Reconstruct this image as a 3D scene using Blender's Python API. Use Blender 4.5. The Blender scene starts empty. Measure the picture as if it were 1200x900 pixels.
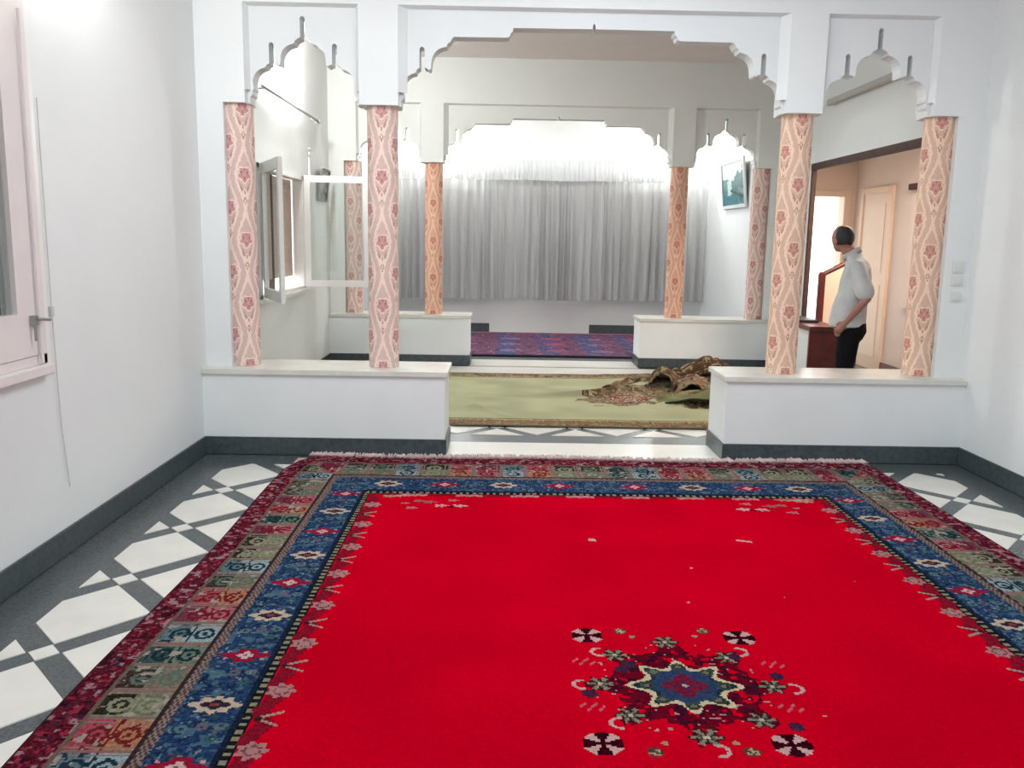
import bpy, bmesh, math, random
import numpy as np
from mathutils import Vector, Matrix
random.seed(7); RNG = np.random.RandomState(11)
PI = math.pi
scene = bpy.context.scene
COL = scene.collection

# ---------------------------------------------------------------- camera, world, lights, exposure
F_PX, PITCH, YAW, ROLL, DCAM, HCAM = 1024.53, 0.1651, 0.01265, 0.01771, 6.29031, 1.6
cam_d = bpy.data.cameras.new('camera'); cam = bpy.data.objects.new('camera', cam_d); COL.objects.link(cam)
cam_d.sensor_fit = 'HORIZONTAL'; cam_d.sensor_width = 36; cam_d.lens = 36 * F_PX / 1200
fw = Vector((math.sin(YAW)*math.cos(PITCH), math.cos(YAW)*math.cos(PITCH), -math.sin(PITCH)))
rt = Vector((math.cos(YAW), -math.sin(YAW), 0)); up = rt.cross(fw)
r2 = rt*math.cos(ROLL) + up*math.sin(ROLL); u2 = -rt*math.sin(ROLL) + up*math.cos(ROLL)
M3 = Matrix((r2, u2, -fw)).transposed()
cam.matrix_world = Matrix.Translation((0, -DCAM, HCAM)) @ M3.to_4x4()
cam_d.clip_start = 0.05
scene.camera = cam

world = bpy.data.worlds.new('daylight'); scene.world = world; world.use_nodes = True
world.node_tree.nodes['Background'].inputs[0].default_value = (1.0, 0.985, 0.96, 1)
world.node_tree.nodes['Background'].inputs[1].default_value = 2.6

def area(name, loc, size, power, color, rot=(0, 0, 0), size_y=None):
    l = bpy.data.lights.new(name, 'AREA'); l.energy = power; l.color = color; l.size = size
    if size_y: l.shape = 'RECTANGLE'; l.size_y = size_y
    o = bpy.data.objects.new(name, l); o.location = loc; o.rotation_euler = rot; COL.objects.link(o); return o
area('front_room_ceiling_light', (0.7, -2.0, 3.68), 1.6, 62, (0.87, 0.97, 1.0))
area('front_room_rear_fill', (0.5, -7.2, 2.3), 1.5, 62, (0.87, 0.97, 1.0), (math.radians(86), 0, 0))  # added fill behind the camera, aimed level at the front arcade
area('far_room_overhead_fill', (0.6, 6.9, 3.68), 1.2, 30, (0.95, 1.0, 1.0))  # added fill with no fixture, brightens the curtain, rug and far walls
area('stair_hall_light', (4.1, 2.6, 2.70), 0.6, 62, (1.0, 0.80, 0.66))
scene.view_settings.view_transform = 'Standard'; scene.view_settings.look = 'None'
scene.view_settings.gamma = 1.0; scene.view_settings.use_curve_mapping = False
scene.view_settings.exposure = 0.40

# ---------------------------------------------------------------- materials
def lin(c):
    return tuple((v/12.92 if v <= 0.04045 else ((v+0.055)/1.055)**2.4) for v in c)
def s8(r, g, b): return lin((r/255, g/255, b/255))
def mat(name, col, rough=0.6, noise=0.0, scale=8.0, metal=0.0, bump=0.0, bscale=60.0, spec=None, col2=None, coat=0):
    m = bpy.data.materials.new(name); m.use_nodes = True
    nt = m.node_tree; b = nt.nodes['Principled BSDF']
    b.inputs['Base Color'].default_value = (*col, 1); b.inputs['Roughness'].default_value = rough
    b.inputs['Metallic'].default_value = metal
    if spec is not None: b.inputs['Specular IOR Level'].default_value = spec
    if coat: b.inputs['Coat Weight'].default_value = coat
    tc = nt.nodes.new('ShaderNodeTexCoord')
    if noise > 0 or col2:
        n = nt.nodes.new('ShaderNodeTexNoise'); n.inputs['Scale'].default_value = scale; n.inputs['Detail'].default_value = 5
        nt.links.new(tc.outputs['Object'], n.inputs['Vector'])
        mx = nt.nodes.new('ShaderNodeMix'); mx.data_type = 'RGBA'
        mx.inputs[6].default_value = (*col, 1)
        mx.inputs[7].default_value = (*(col2 or tuple(v*(1-noise) for v in col)), 1)
        rmp = nt.nodes.new('ShaderNodeMapRange'); rmp.inputs[1].default_value = 0.38; rmp.inputs[2].default_value = 0.66
        nt.links.new(n.outputs['Fac'], rmp.inputs[0]); nt.links.new(rmp.outputs[0], mx.inputs[0])
        nt.links.new(mx.outputs[2], b.inputs['Base Color'])
    if bump > 0:
        n2 = nt.nodes.new('ShaderNodeTexNoise'); n2.inputs['Scale'].default_value = bscale; n2.inputs['Detail'].default_value = 4
        nt.links.new(tc.outputs['Object'], n2.inputs['Vector'])
        bp = nt.nodes.new('ShaderNodeBump'); bp.inputs['Strength'].default_value = bump; bp.inputs['Distance'].default_value = 0.01
        nt.links.new(n2.outputs['Fac'], bp.inputs['Height']); nt.links.new(bp.outputs[0], b.inputs['Normal'])
    return m
def attr_mat(name, rough=0.9, sheen=0.0, bump=0.3, bscale=300, tint=None):
    m = mat(name, (0.5, 0.5, 0.5), rough, bump=bump, bscale=bscale, spec=0.15)
    nt = m.node_tree; b = nt.nodes['Principled BSDF']
    a = nt.nodes.new('ShaderNodeVertexColor'); a.layer_name = 'Col'
    if tint:
        mx = nt.nodes.new('ShaderNodeMix'); mx.data_type = 'RGBA'; mx.blend_type = 'MULTIPLY'; mx.inputs[0].default_value = 1
        mx.inputs[7].default_value = (*tint, 1); nt.links.new(a.outputs['Color'], mx.inputs[6]); nt.links.new(mx.outputs[2], b.inputs['Base Color'])
    else: nt.links.new(a.outputs['Color'], b.inputs['Base Color'])
    if sheen: b.inputs['Sheen Weight'].default_value = sheen
    return m
def emis(name, col, strength):
    m = bpy.data.materials.new(name); m.use_nodes = True; b = m.node_tree.nodes['Principled BSDF']
    b.inputs['Base Color'].default_value = (*col, 1); b.inputs['Emission Color'].default_value = (*col, 1); b.inputs['Emission Strength'].default_value = strength
    return m
M = {}
M['wall'] = mat('painted_plaster', (0.785, 0.815, 0.82), 0.55, noise=0.035, scale=1.3, bump=0.05, bscale=40)
M['wall_mid'] = mat('cream_plaster', (0.77, 0.785, 0.765), 0.6, noise=0.04, scale=1.5, bump=0.05, bscale=40)
M['low'] = mat('low_wall_paint', (0.79, 0.82, 0.83), 0.5, noise=0.03, scale=3)
M['panel'] = mat('arch_panel_plaster', (0.735, 0.765, 0.78), 0.6, noise=0.03, scale=3)
M['ceil'] = mat('ceiling_plaster', (0.76, 0.70, 0.68), 0.7, noise=0.03, scale=2)
M['slab'] = mat('cream_marble', (0.70, 0.69, 0.64), 0.25, noise=0.10, scale=5)
M['granite'] = mat('dark_grey_terrazzo', (0.088, 0.102, 0.106), 0.27, noise=0, col2=(0.05, 0.062, 0.067), scale=90, spec=0.4)
M['skirt'] = mat('slate_skirting', (0.065, 0.085, 0.092), 0.35, col2=(0.04, 0.055, 0.06), scale=30)
M['tile'] = mat('white_marble_tile', (0.74, 0.72, 0.67), 0.22, noise=0.07, scale=5)
M['thresh'] = mat('white_marble_threshold', (0.78, 0.76, 0.71), 0.22, noise=0.06, scale=3)
M['white'] = mat('white_gloss_paint', (0.82, 0.81, 0.79), 0.35, noise=0.03, scale=6)
M['pinkwhite'] = mat('faded_white_paint', (0.78, 0.73, 0.72), 0.45, noise=0.04, scale=6)
M['plate'] = mat('switch_plastic', (0.70, 0.72, 0.70), 0.35)
M['mahog'] = mat('mahogany_wood', (0.13, 0.022, 0.022), 0.35, col2=(0.08, 0.014, 0.014), scale=12)
M['brownwood'] = mat('dark_brown_wood', (0.07, 0.03, 0.024), 0.75, col2=(0.04, 0.018, 0.012), scale=12)
M['peach'] = mat('peach_plaster', (0.76, 0.61, 0.50), 0.6, noise=0.04, scale=2)
M['peach2'] = mat('peach_door_paint', (0.80, 0.63, 0.49), 0.45, noise=0.04, scale=3)
M['palewall'] = mat('pale_pink_plaster', (0.74, 0.64, 0.58), 0.6, noise=0.04, scale=2)
M['shutter'] = mat('peach_shutter_slat', (0.58, 0.44, 0.38), 0.6, noise=0.05, scale=9)
M['dark'] = mat('dark_metal', (0.03, 0.03, 0.03), 0.4)
M['steel'] = mat('grey_steel', (0.33, 0.34, 0.34), 0.35, metal=0.6)
M['greyrail'] = mat('grey_beige_rail', (0.46, 0.45, 0.42), 0.5, noise=0.08, scale=20)
M['curtain'] = None
M['lamp'] = emis('lamp_glass', (1.0, 0.99, 0.95), 55)
M['skin'] = mat('skin', (0.36, 0.165, 0.13), 0.5, noise=0.12, scale=20, bump=0.1, bscale=90)
M['hair'] = mat('black_hair', (0.012, 0.010, 0.012), 0.55, bump=0.6, bscale=160)
M['shirt'] = mat('pale_grey_cotton', (0.53, 0.55, 0.56), 0.8, noise=0.14, scale=7, bump=0.9, bscale=9)
M['trousers'] = mat('black_trouser_cloth', (0.007, 0.007, 0.009), 0.9, bump=0.2, bscale=30, spec=0.1)
M['shoe'] = mat('black_leather', (0.012, 0.011, 0.011), 0.3)
M['fringe'] = mat('wool_fringe', (0.60, 0.48, 0.46), 0.9, col2=(0.34, 0.17, 0.18), scale=7)
m = bpy.data.materials.new('window_glass'); m.use_nodes = True; nt = m.node_tree
for n in list(nt.nodes):
    if n.type != 'OUTPUT_MATERIAL': nt.nodes.remove(n)
tr = nt.nodes.new('ShaderNodeBsdfTransparent'); tr.inputs[0].default_value = (0.93, 0.96, 0.95, 1)
gl = nt.nodes.new('ShaderNodeBsdfGlossy'); gl.inputs['Roughness'].default_value = 0.03
ms = nt.nodes.new('ShaderNodeMixShader')
ms.inputs[0].default_value = 0.10; nt.links.new(tr.outputs[0], ms.inputs[1]); nt.links.new(gl.outputs[0], ms.inputs[2])
nt.links.new(ms.outputs[0], nt.nodes['Material Output'].inputs[0]); M['glass'] = m
def sheer(name, col, tfac):
    m = bpy.data.materials.new(name); m.use_nodes = True; nt = m.node_tree
    b = nt.nodes['Principled BSDF']; b.inputs['Base Color'].default_value = (*col, 1); b.inputs['Roughness'].default_value = 0.8
    out = nt.nodes['Material Output']
    tl = nt.nodes.new('ShaderNodeBsdfTranslucent'); tl.inputs[0].default_value = (*col, 1)
    t = nt.nodes.new('ShaderNodeBsdfTransparent')
    m1 = nt.nodes.new('ShaderNodeMixShader'); m1.inputs[0].default_value = 0.3
    m2 = nt.nodes.new('ShaderNodeMixShader'); m2.inputs[0].default_value = tfac
    nt.links.new(b.outputs[0], m1.inputs[1]); nt.links.new(tl.outputs[0], m1.inputs[2])
    nt.links.new(m1.outputs[0], m2.inputs[1]); nt.links.new(t.outputs[0], m2.inputs[2]); nt.links.new(m2.outputs[0], out.inputs[0])
    return m
M['curtain'] = sheer('grey_sheer_voile', (0.59, 0.585, 0.58), 0.12)
M['valance'] = sheer('pale_sheer_voile', (0.82, 0.83, 0.83), 0.06)

# ---------------------------------------------------------------- helpers
def link(name, me, m=None, parent=None):
    o = bpy.data.objects.new(name, me); COL.objects.link(o)
    if m is not None and len(me.materials) == 0: me.materials.append(m)
    if parent is not None:
        o.parent = parent
        o.location = -Vector(parent.get('org', (0, 0, 0))) if parent.get('org') is not None else (0, 0, 0)
    return o
def pyd(name, V, Fc, m, parent=None, smooth=False):
    me = bpy.data.meshes.new(name); me.from_pydata([tuple(v) for v in V], [], [tuple(f) for f in Fc]); me.update()
    if smooth: me.polygons.foreach_set('use_smooth', [True]*len(me.polygons))
    return link(name, me, m, parent)
def from_bm(name, bm, m, parent=None, smooth=False):
    bmesh.ops.recalc_face_normals(bm, faces=bm.faces)
    me = bpy.data.meshes.new(name); bm.to_mesh(me); bm.free()
    if smooth: me.polygons.foreach_set('use_smooth', [True]*len(me.polygons))
    return link(name, me, m, parent)
def bx(bm, x0, x1, y0, y1, z0, z1, bev=0.0):
    r = bmesh.ops.create_cube(bm, size=1)
    for v in r['verts']:
        v.co = Vector(((x0+x1)/2 + v.co.x*(x1-x0), (y0+y1)/2 + v.co.y*(y1-y0), (z0+z1)/2 + v.co.z*(z1-z0)))
    if bev: bmesh.ops.bevel(bm, geom=list({e for v in r['verts'] for e in v.link_edges}), offset=bev, segments=2, affect='EDGES')
def box(name, x0, x1, y0, y1, z0, z1, m, parent=None, bev=0.0):
    bm = bmesh.new(); bx(bm, x0, x1, y0, y1, z0, z1, bev); return from_bm(name, bm, m, parent)
def boxes(name, L, m, parent=None, bev=0.0):
    bm = bmesh.new()
    for b in L: bx(bm, *b, bev)
    return from_bm(name, bm, m, parent)
def rod(bm, a, b, r, n=10, r2=None):
    a = Vector(a); b = Vector(b); d = b-a
    q = bmesh.ops.create_cone(bm, cap_ends=True, segments=n, radius1=r, radius2=(r if r2 is None else r2), depth=d.length)
    R = d.to_track_quat('Z', 'Y').to_matrix().to_4x4()
    bmesh.ops.transform(bm, verts=q['verts'], matrix=Matrix.Translation((a+b)/2) @ R)
def tag(o, label=None, cat=None, group=None, kind=None):
    if label: o['label'] = label
    if cat: o['category'] = cat
    if group: o['group'] = group
    if kind: o['kind'] = kind
    return o
def root(name, loc, label=None, cat=None, group=None, kind=None):
    o = bpy.data.objects.new(name, None); COL.objects.link(o); o.location = loc; o['org'] = tuple(float(v) for v in loc)
    return tag(o, label, cat, group, kind)
def S(o): o['kind'] = 'structure'; return o
def dup(r, delta, label, rz=None):
    c = r.copy(); COL.objects.link(c); c.location = r.location + Vector(delta); c['label'] = label
    if rz is not None: c.rotation_euler.z = rz
    for ch in [x for x in bpy.data.objects if x.parent == r]:
        d = ch.copy(); COL.objects.link(d); d.parent = c
        for g in [x for x in bpy.data.objects if x.parent == ch]:
            e = g.copy(); COL.objects.link(e); e.parent = d
    return c
def prism(bm, pts, y0, y1):
    """pts: (x,z) outline, extruded along y"""
    va = [bm.verts.new((x, y0, z)) for x, z in pts]; vb = [bm.verts.new((x, y1, z)) for x, z in pts]
    bm.faces.new(va); bm.faces.new(list(reversed(vb)))
    n = len(pts)
    for i in range(n): bm.faces.new((va[i], vb[i], vb[(i+1) % n], va[(i+1) % n]))

# ---------------------------------------------------------------- room shell
XL, XR = -2.17, 3.41          # side walls
YN, YB, ZC = -7.4, 8.77, 3.75
D2 = 4.70                     # second arcade
fl = S(boxes('floor', [(XL-0.25, XR+0.2, YN-0.2, YB+0.25, -0.12, -0.004), (XR+0.2, 5.2, -0.4, 6.3, -0.12, -0.004)], M['granite']))
S(boxes('ceiling', [(XL-0.25, XR+0.2, YN-0.2, YB+0.25, ZC, ZC+0.12)], M['ceil']))
# floor tiles: lattice of diagonal dark strips with white diamonds and small white squares at the crossings
def clip(poly, x0, x1, y0, y1):
    for ax, lim, sg in ((0, x0, 1), (0, x1, -1), (1, y0, 1), (1, y1, -1)):
        out = []
        for i in range(len(poly)):
            a, b = poly[i], poly[(i+1) % len(poly)]
            ia, ib = (a[ax]-lim)*sg >= 0, (b[ax]-lim)*sg >= 0
            if ia: out.append(a)
            if ia != ib:
                t = (lim-a[ax])/(b[ax]-a[ax]); out.append((a[0]+(b[0]-a[0])*t, a[1]+(b[1]-a[1])*t))
        poly = out
        if len(poly) < 3: return []
    return poly
def tile(poly, cache={}):
    ax = sum(p[0] for p in poly)/len(poly); ay = sum(p[1] for p in poly)/len(poly)
    key = tuple((round(p[0]-ax, 4), round(p[1]-ay, 4)) for p in poly)
    if key not in cache:
        n = len(poly)
        V = [(p[0]-ax, p[1]-ay, -0.006) for p in poly] + [((p[0]-ax)*0.994, (p[1]-ay)*0.994, 0.0) for p in poly]
        me = bpy.data.meshes.new('tile'); me.from_pydata(V, [], [tuple(range(n, 2*n))]+[(i, (i+1) % n, n+(i+1) % n, n+i) for i in range(n)])
        me.materials.append(M['tile']); cache[key] = me
    o = bpy.data.objects.new('tile', cache[key]); COL.objects.link(o); o.parent = fl; o.location = (ax, ay, 0.0005)
def lattice(ox, oy, px, py, rect, hide):
    x0, x1, y0, y1 = rect
    for i in range(-20, 21):
        for j in range(-24, 25):
            if (i+j) % 2: hx, hy = px/2-0.070, py/2-0.074
            else: hx, hy = 0.060, 0.066
            cx, cy = ox+i*px/2, oy+j*py/2
            P = [(cx+hx, cy), (cx, cy+hy), (cx-hx, cy), (cx, cy-hy)]
            P = clip(P, x0, x1, y0, y1)
            if not P: continue
            area_ = abs(sum(P[k][0]*P[(k+1) % len(P)][1]-P[(k+1) % len(P)][0]*P[k][1] for k in range(len(P))))/2
            if area_ < 0.0008: continue
            hx0, hx1, hy0, hy1 = hide
            if all(hx0 < p[0] < hx1 and hy0 < p[1] < hy1 for p in P): continue
            tile(P)
lattice(-1.74, -0.931, 0.671, 0.733, (-1.905, 3.145, -7.1, -0.285), (-1.44, 2.67, -6.4, -0.2))
lattice(-0.03, 1.06, 0.668, 0.70, (-1.9, 2.7, 0.76, 1.30), (-9, 9, 1.12, 4.1))
box('threshold_slab', -0.41, 1.66, 0.0, 0.47, -0.004, 0.004, M['thresh'], fl)
box('threshold_slab', -0.41, 1.74, D2-0.02, D2+0.55, -0.004, 0.004, M['thresh'], fl)
box('threshold_slab', -1.9, 3.2, 4.02, D2-0.10, -0.004, 0.003, M['thresh'], fl)

# left wall with two window openings
W1 = (-3.60, -2.16, 0.98, 2.66); W2 = (1.60, 3.36, 1.02, 2.22)
t = 0.25
S(boxes('wall_left', [
    (XL-t, XL, YN, W1[0], 0, ZC), (XL-t, XL, W1[0], W1[1], 0, W1[2]), (XL-t, XL, W1[0], W1[1], W1[3], ZC),
    (XL-t, XL, W1[1], W2[0], 0, ZC), (XL-t, XL, W2[0], W2[1], 0, W2[2]), (XL-t, XL, W2[0], W2[1], W2[3], ZC),
    (XL-t, XL, W2[1], YB, 0, ZC)], M['wall']))
DR = (0.78, 3.60, 2.43)        # opening into the stair hall
S(boxes('wall_right', [(XR, XR+0.04, YN, DR[0], 0, ZC), (XR, XR+0.04, DR[0], DR[1], DR[2], ZC), (XR, XR+0.04, DR[1], YB, 0, ZC)], M['wall']))
S(box('wall_back', XL-t, XR+0.06, YB, YB+0.25, 0, ZC, M['wall_mid']))
S(box('wall_near', XL-t, XR+0.2, YN-0.2, YN, 0, ZC, M['wall']))
sk = 0.13
S(box('baseboard_left', XL, XL+0.016, YN, 0.0, 0, sk, M['skirt'], bev=0.003))
S(box('baseboard_right', XR-0.016, XR, YN, 0.0, 0, sk, M['skirt'], bev=0.003))
S(boxes('baseboard_back', [(XL, -0.22, YB-0.018, YB, 0, 0.15), (1.50, XR, YB-0.018, YB, 0, 0.15)], M['skirt'], bev=0.003))
S(boxes('baseboard_inner', [(XL, XL+0.016, 0.52, D2, 0, sk), (XL, XL+0.016, D2+0.52, YB, 0, sk), (XR-0.016, XR, D2+0.52, YB, 0, sk), (XR-0.016, XR, DR[1]+0.08, D2, 0, sk)], M['skirt'], bev=0.003))
S(box('trim_1', -0.22, 1.50, YB-0.03, YB, 0.0, 0.52, M['wall_mid'], bev=0.004))
# dark wooden lining of the opening to the stair hall
S(boxes('trim_2', [(XR-0.006, XR+0.045, DR[1]-0.012, DR[1]+0.03, 0, DR[2]+0.03), (XR-0.012, XR+0.045, DR[0]-0.03, DR[0]+0.03, 0, DR[2]+0.03),
                  (XR-0.012, XR+0.045, DR[0]-0.03, DR[1]+0.03, DR[2]-0.03, DR[2]+0.04)], M['brownwood'], bev=0.004))

# ---------------------------------------------------------------- the two arcades
def half(points, c, s): return [(c+s*x, z) for x, z in points]
def arc(p0, p1, bulge, n=6):
    """points between p0 and p1 bulging to the left of the direction"""
    out = []
    for k in range(1, n):
        u = k/n; x = p0[0]+(p1[0]-p0[0])*u; z = p0[1]+(p1[1]-p0[1])*u
        nx, nz = (p1[1]-p0[1]), -(p1[0]-p0[0]); h = 4*u*(1-u)*bulge*1.25
        out.append((x+nx*h, z+nz*h))
    return [p0]+out+[p1]
def slot(xc, zb, zt, w=0.018, outer_first=True):
    s = 1
    return [(xc+w, zb), (xc+w, zt-0.014), (xc+w*0.5, zt-0.002), (xc, zt), (xc-w*0.5, zt-0.002), (xc-w, zt-0.014), (xc-w, zb)]
def side_profile(hw):
    R = [(hw-0.02, 2.51), (hw-0.022, 2.555), (0.362, 2.572), (0.362, 2.60), (0.352, 2.612)]
    R += arc((0.358, 2.655), (0.268, 2.756), 0.16)
    R += [(0.262, 2.770), (0.250, 2.782)] + slot(0.221, 2.785, 2.927) + [(0.186, 2.783), (0.176, 2.773), (0.164, 2.776)]
    R += arc((0.160, 2.80), (0.062, 2.923), 0.17)
    R += [(0.058, 2.938), (0.044, 2.952), (0.030, 2.958)]
    R += [(0.018, 2.965), (0.018, 3.092), (0.009, 3.104)]
    return R
def mid_profile(hw):
    R = [(hw-0.012, 2.51), (hw-0.014, 2.552), (hw-0.028, 2.565), (hw-0.028, 2.585)]
    R += arc((hw-0.024, 2.62), (hw-0.118, 2.742), 0.16)
    R += [(hw-0.122, 2.758), (hw-0.136, 2.772)] + slot(hw-0.162, 2.775, 2.918) + [(hw-0.196, 2.775), (hw-0.208, 2.762), (hw-0.222, 2.768)]
    R += arc((hw-0.226, 2.80), (hw-0.335, 2.922), 0.17)
    R += [(hw-0.342, 2.942), (hw-0.362, 2.955), (hw-0.372, 2.975), (hw-0.385, 2.988)]
    R += [(0.61, 2.990), (0.592, 2.998), (0.585, 3.02), (0.572, 3.030), (0.568, 3.056), (0.010, 3.058), (0.008, 3.082), (0.0, 3.096)]
    return R
def panel(bm, x0, x1, prof, y0, y1, ztop):
    c = (x0+x1)/2
    R = half(prof, c, 1); L = list(reversed(half(prof, c, -1)))
    if abs(L[0][0]-R[-1][0]) < 1e-6: L = L[1:]
    pts = [(x1, 2.51)] + R + L + [(x0, 2.51), (x0, ztop), (x1, ztop)]
    prism(bm, pts, y0, y1)
def chamfer(bm, x0, x1, zb, zt, yf, yr, w, wt):
    """sloping reveal strips round a recessed panel"""
    def quad(a, b, c, d): bm.faces.new([bm.verts.new(p) for p in (a, b, c, d)])
    quad((x0, yf, zb), (x0, yf, zt), (x0+w, yr, zt-wt), (x0+w, yr, zb))
    quad((x1, yf, zb), (x1, yf, zt), (x1-w, yr, zt-wt), (x1-w, yr, zb))
    quad((x0, yf, zt), (x1, yf, zt), (x1-w, yr, zt-wt), (x0+w, yr, zt-wt))
def arcade(name, Y, xs, ztop, mw, mp):
    """xs: frame edges a0 a1 | b0 b1 | c0 c1"""
    a0, a1, b0, b1, c0, c1 = xs
    y0, y1 = Y+0.11, Y+0.40
    w = S(boxes(name, [(XL, XR, y0, y1, ztop, ZC), (XL, a0, y0, y1, 2.51, ztop), (XL, a0-0.155, y0, y1, 0.63, 2.51),
                       (c1, XR, y0, y1, 2.51, ztop), (c1+0.18, XR, y0, y1, 0.63, 2.51)], mw))
    boxes('pilaster', [(a1, b0, y0, y1, 2.51, ztop)], mw, w)
    boxes('pilaster', [(b1, c0, y0, y1, 2.51, ztop)], mw, w)
    for x0, x1, kind in ((a0, a1, 's'), (b0, b1, 'm'), (c0, c1, 's')):
        bm = bmesh.new(); hw = (x1-x0)/2
        if kind == 's': panel(bm, x0, x1, side_profile(hw), Y+0.17, Y+0.31, ztop)
        else: panel(bm, x0, x1, mid_profile(hw), Y+0.17, Y+0.31, ztop)
        from_bm('arch_panel', bm, mp, w)
        bm = bmesh.new(); chamfer(bm, x0, x1, 2.60, ztop, y0+0.001, Y+0.169, 0.060 if kind == 'm' else 0.026, 0.012)
        from_bm('panel_moulding', bm, mw, w)
    return w
arcade('wall_middle', 0.0, (-1.83, -1.03, -0.755, 1.985, 2.245, 3.04), 3.18, M['wall'], M['panel'])
arcade('wall_inner', D2, (-1.83, -1.03, -0.755, 2.075, 2.345, 3.14), 3.215, M['wall_mid'], M['wall_mid'])

def low_wall(loc, x0, x1, side, label, slabx):
    r = root('low_wall', (loc[0], loc[1], 0), label, 'low wall', 'low white walls carrying the columns')
    Y = loc[1]
    box('wall_body', x0, x1, Y, Y+0.51, 0.0, 0.595, M['low'], r)
    box('marble_top', slabx[0], slabx[1], Y-0.018, Y+0.525, 0.592, 0.632, M['slab'], r, bev=0.004)
    bm = bmesh.new()
    bx(bm, x0, x1, Y-0.014, Y, 0, sk, 0.003)
    if side > 0: bx(bm, x1, x1+0.014, Y-0.014, Y+0.51, 0, sk, 0.003)
    else: bx(bm, x0-0.014, x0, Y-0.014, Y+0.51, 0, sk, 0.003)
    from_bm('skirting', bm, M['skirt'], r)
low_wall((XL, 0.0), XL, -0.41, 1, 'low white wall with cream marble top at the left of the red carpet', (XL, -0.39))
low_wall((XR, 0.0), 1.655, XR, -1, 'low white wall with cream marble top at the right of the red carpet, below the man', (1.635, XR))
low_wall((XL, D2), XL, -0.41, 1, 'far low white wall behind the open window, left of the green rug', (XL, -0.39))
low_wall((XR, D2), 1.745, XR, -1, 'far low white wall behind the crumpled end of the green rug', (1.725, XR))

# ---------------------------------------------------------------- colour-painted grids
def set_cols(me, cols):
    """cols: (nfaces,3) sRGB"""
    a = me.color_attributes.new('Col', 'BYTE_COLOR', 'CORNER')
    c = np.ones((len(cols), 4, 4), np.float32); c[:, :, :3] = np.clip(cols, 0, 1)[:, None, :]
    a.data.foreach_set('color_srgb', c.reshape(-1))
def grid(name, P, cols, m, parent=None, smooth=True, closed=False):
    """P: (ny,nx,3) points; cols (ny-1,nx-1(or nx if closed),3)"""
    ny, nx = P.shape[:2]
    nq = nx if closed else nx-1
    me = bpy.data.meshes.new(name)
    idx = np.arange(ny*nx).reshape(ny, nx)
    if closed: idx = np.concatenate([idx, idx[:, :1]], 1)
    q = np.stack([idx[:-1, :-1], idx[:-1, 1:], idx[1:, 1:], idx[1:, :-1]], -1).reshape(-1, 4)
    me.vertices.add(ny*nx); me.vertices.foreach_set('co', P.reshape(-1).astype(np.float32))
    me.loops.add(q.size); me.loops.foreach_set('vertex_index', q.reshape(-1).astype(np.int32))
    me.polygons.add(len(q)); me.polygons.foreach_set('loop_start', np.arange(0, q.size, 4, dtype=np.int32))
    me.polygons.foreach_set('use_smooth', np.full(len(q), smooth, dtype=bool))
    me.update(calc_edges=True)
    if cols is not None: set_cols(me, cols.reshape(-1, 3))
    return link(name, me, m, parent)
def C8(*c): return np.array(c, float)/255
def paint(I, mask, col): I[mask] = C8(*col)
def vnoise(shape, cell, rng):
    """smooth value noise"""
    h, w = shape; gh, gw = int(h/cell)+3, int(w/cell)+3
    g = rng.rand(gh, gw); yy = np.arange(h)/cell; xx = np.arange(w)/cell
    y0 = yy.astype(int); x0 = xx.astype(int); fy = yy-y0; fx = xx-x0
    fy = fy*fy*(3-2*fy); fx = fx*fx*(3-2*fx)
    a = g[y0][:, x0]; b = g[y0][:, x0+1]; c = g[y0+1][:, x0]; d = g[y0+1][:, x0+1]
    fy = fy[:, None]; fx = fx[None]
    return (a*(1-fx)+b*fx)*(1-fy)+(c*(1-fx)+d*fx)*fy

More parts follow.
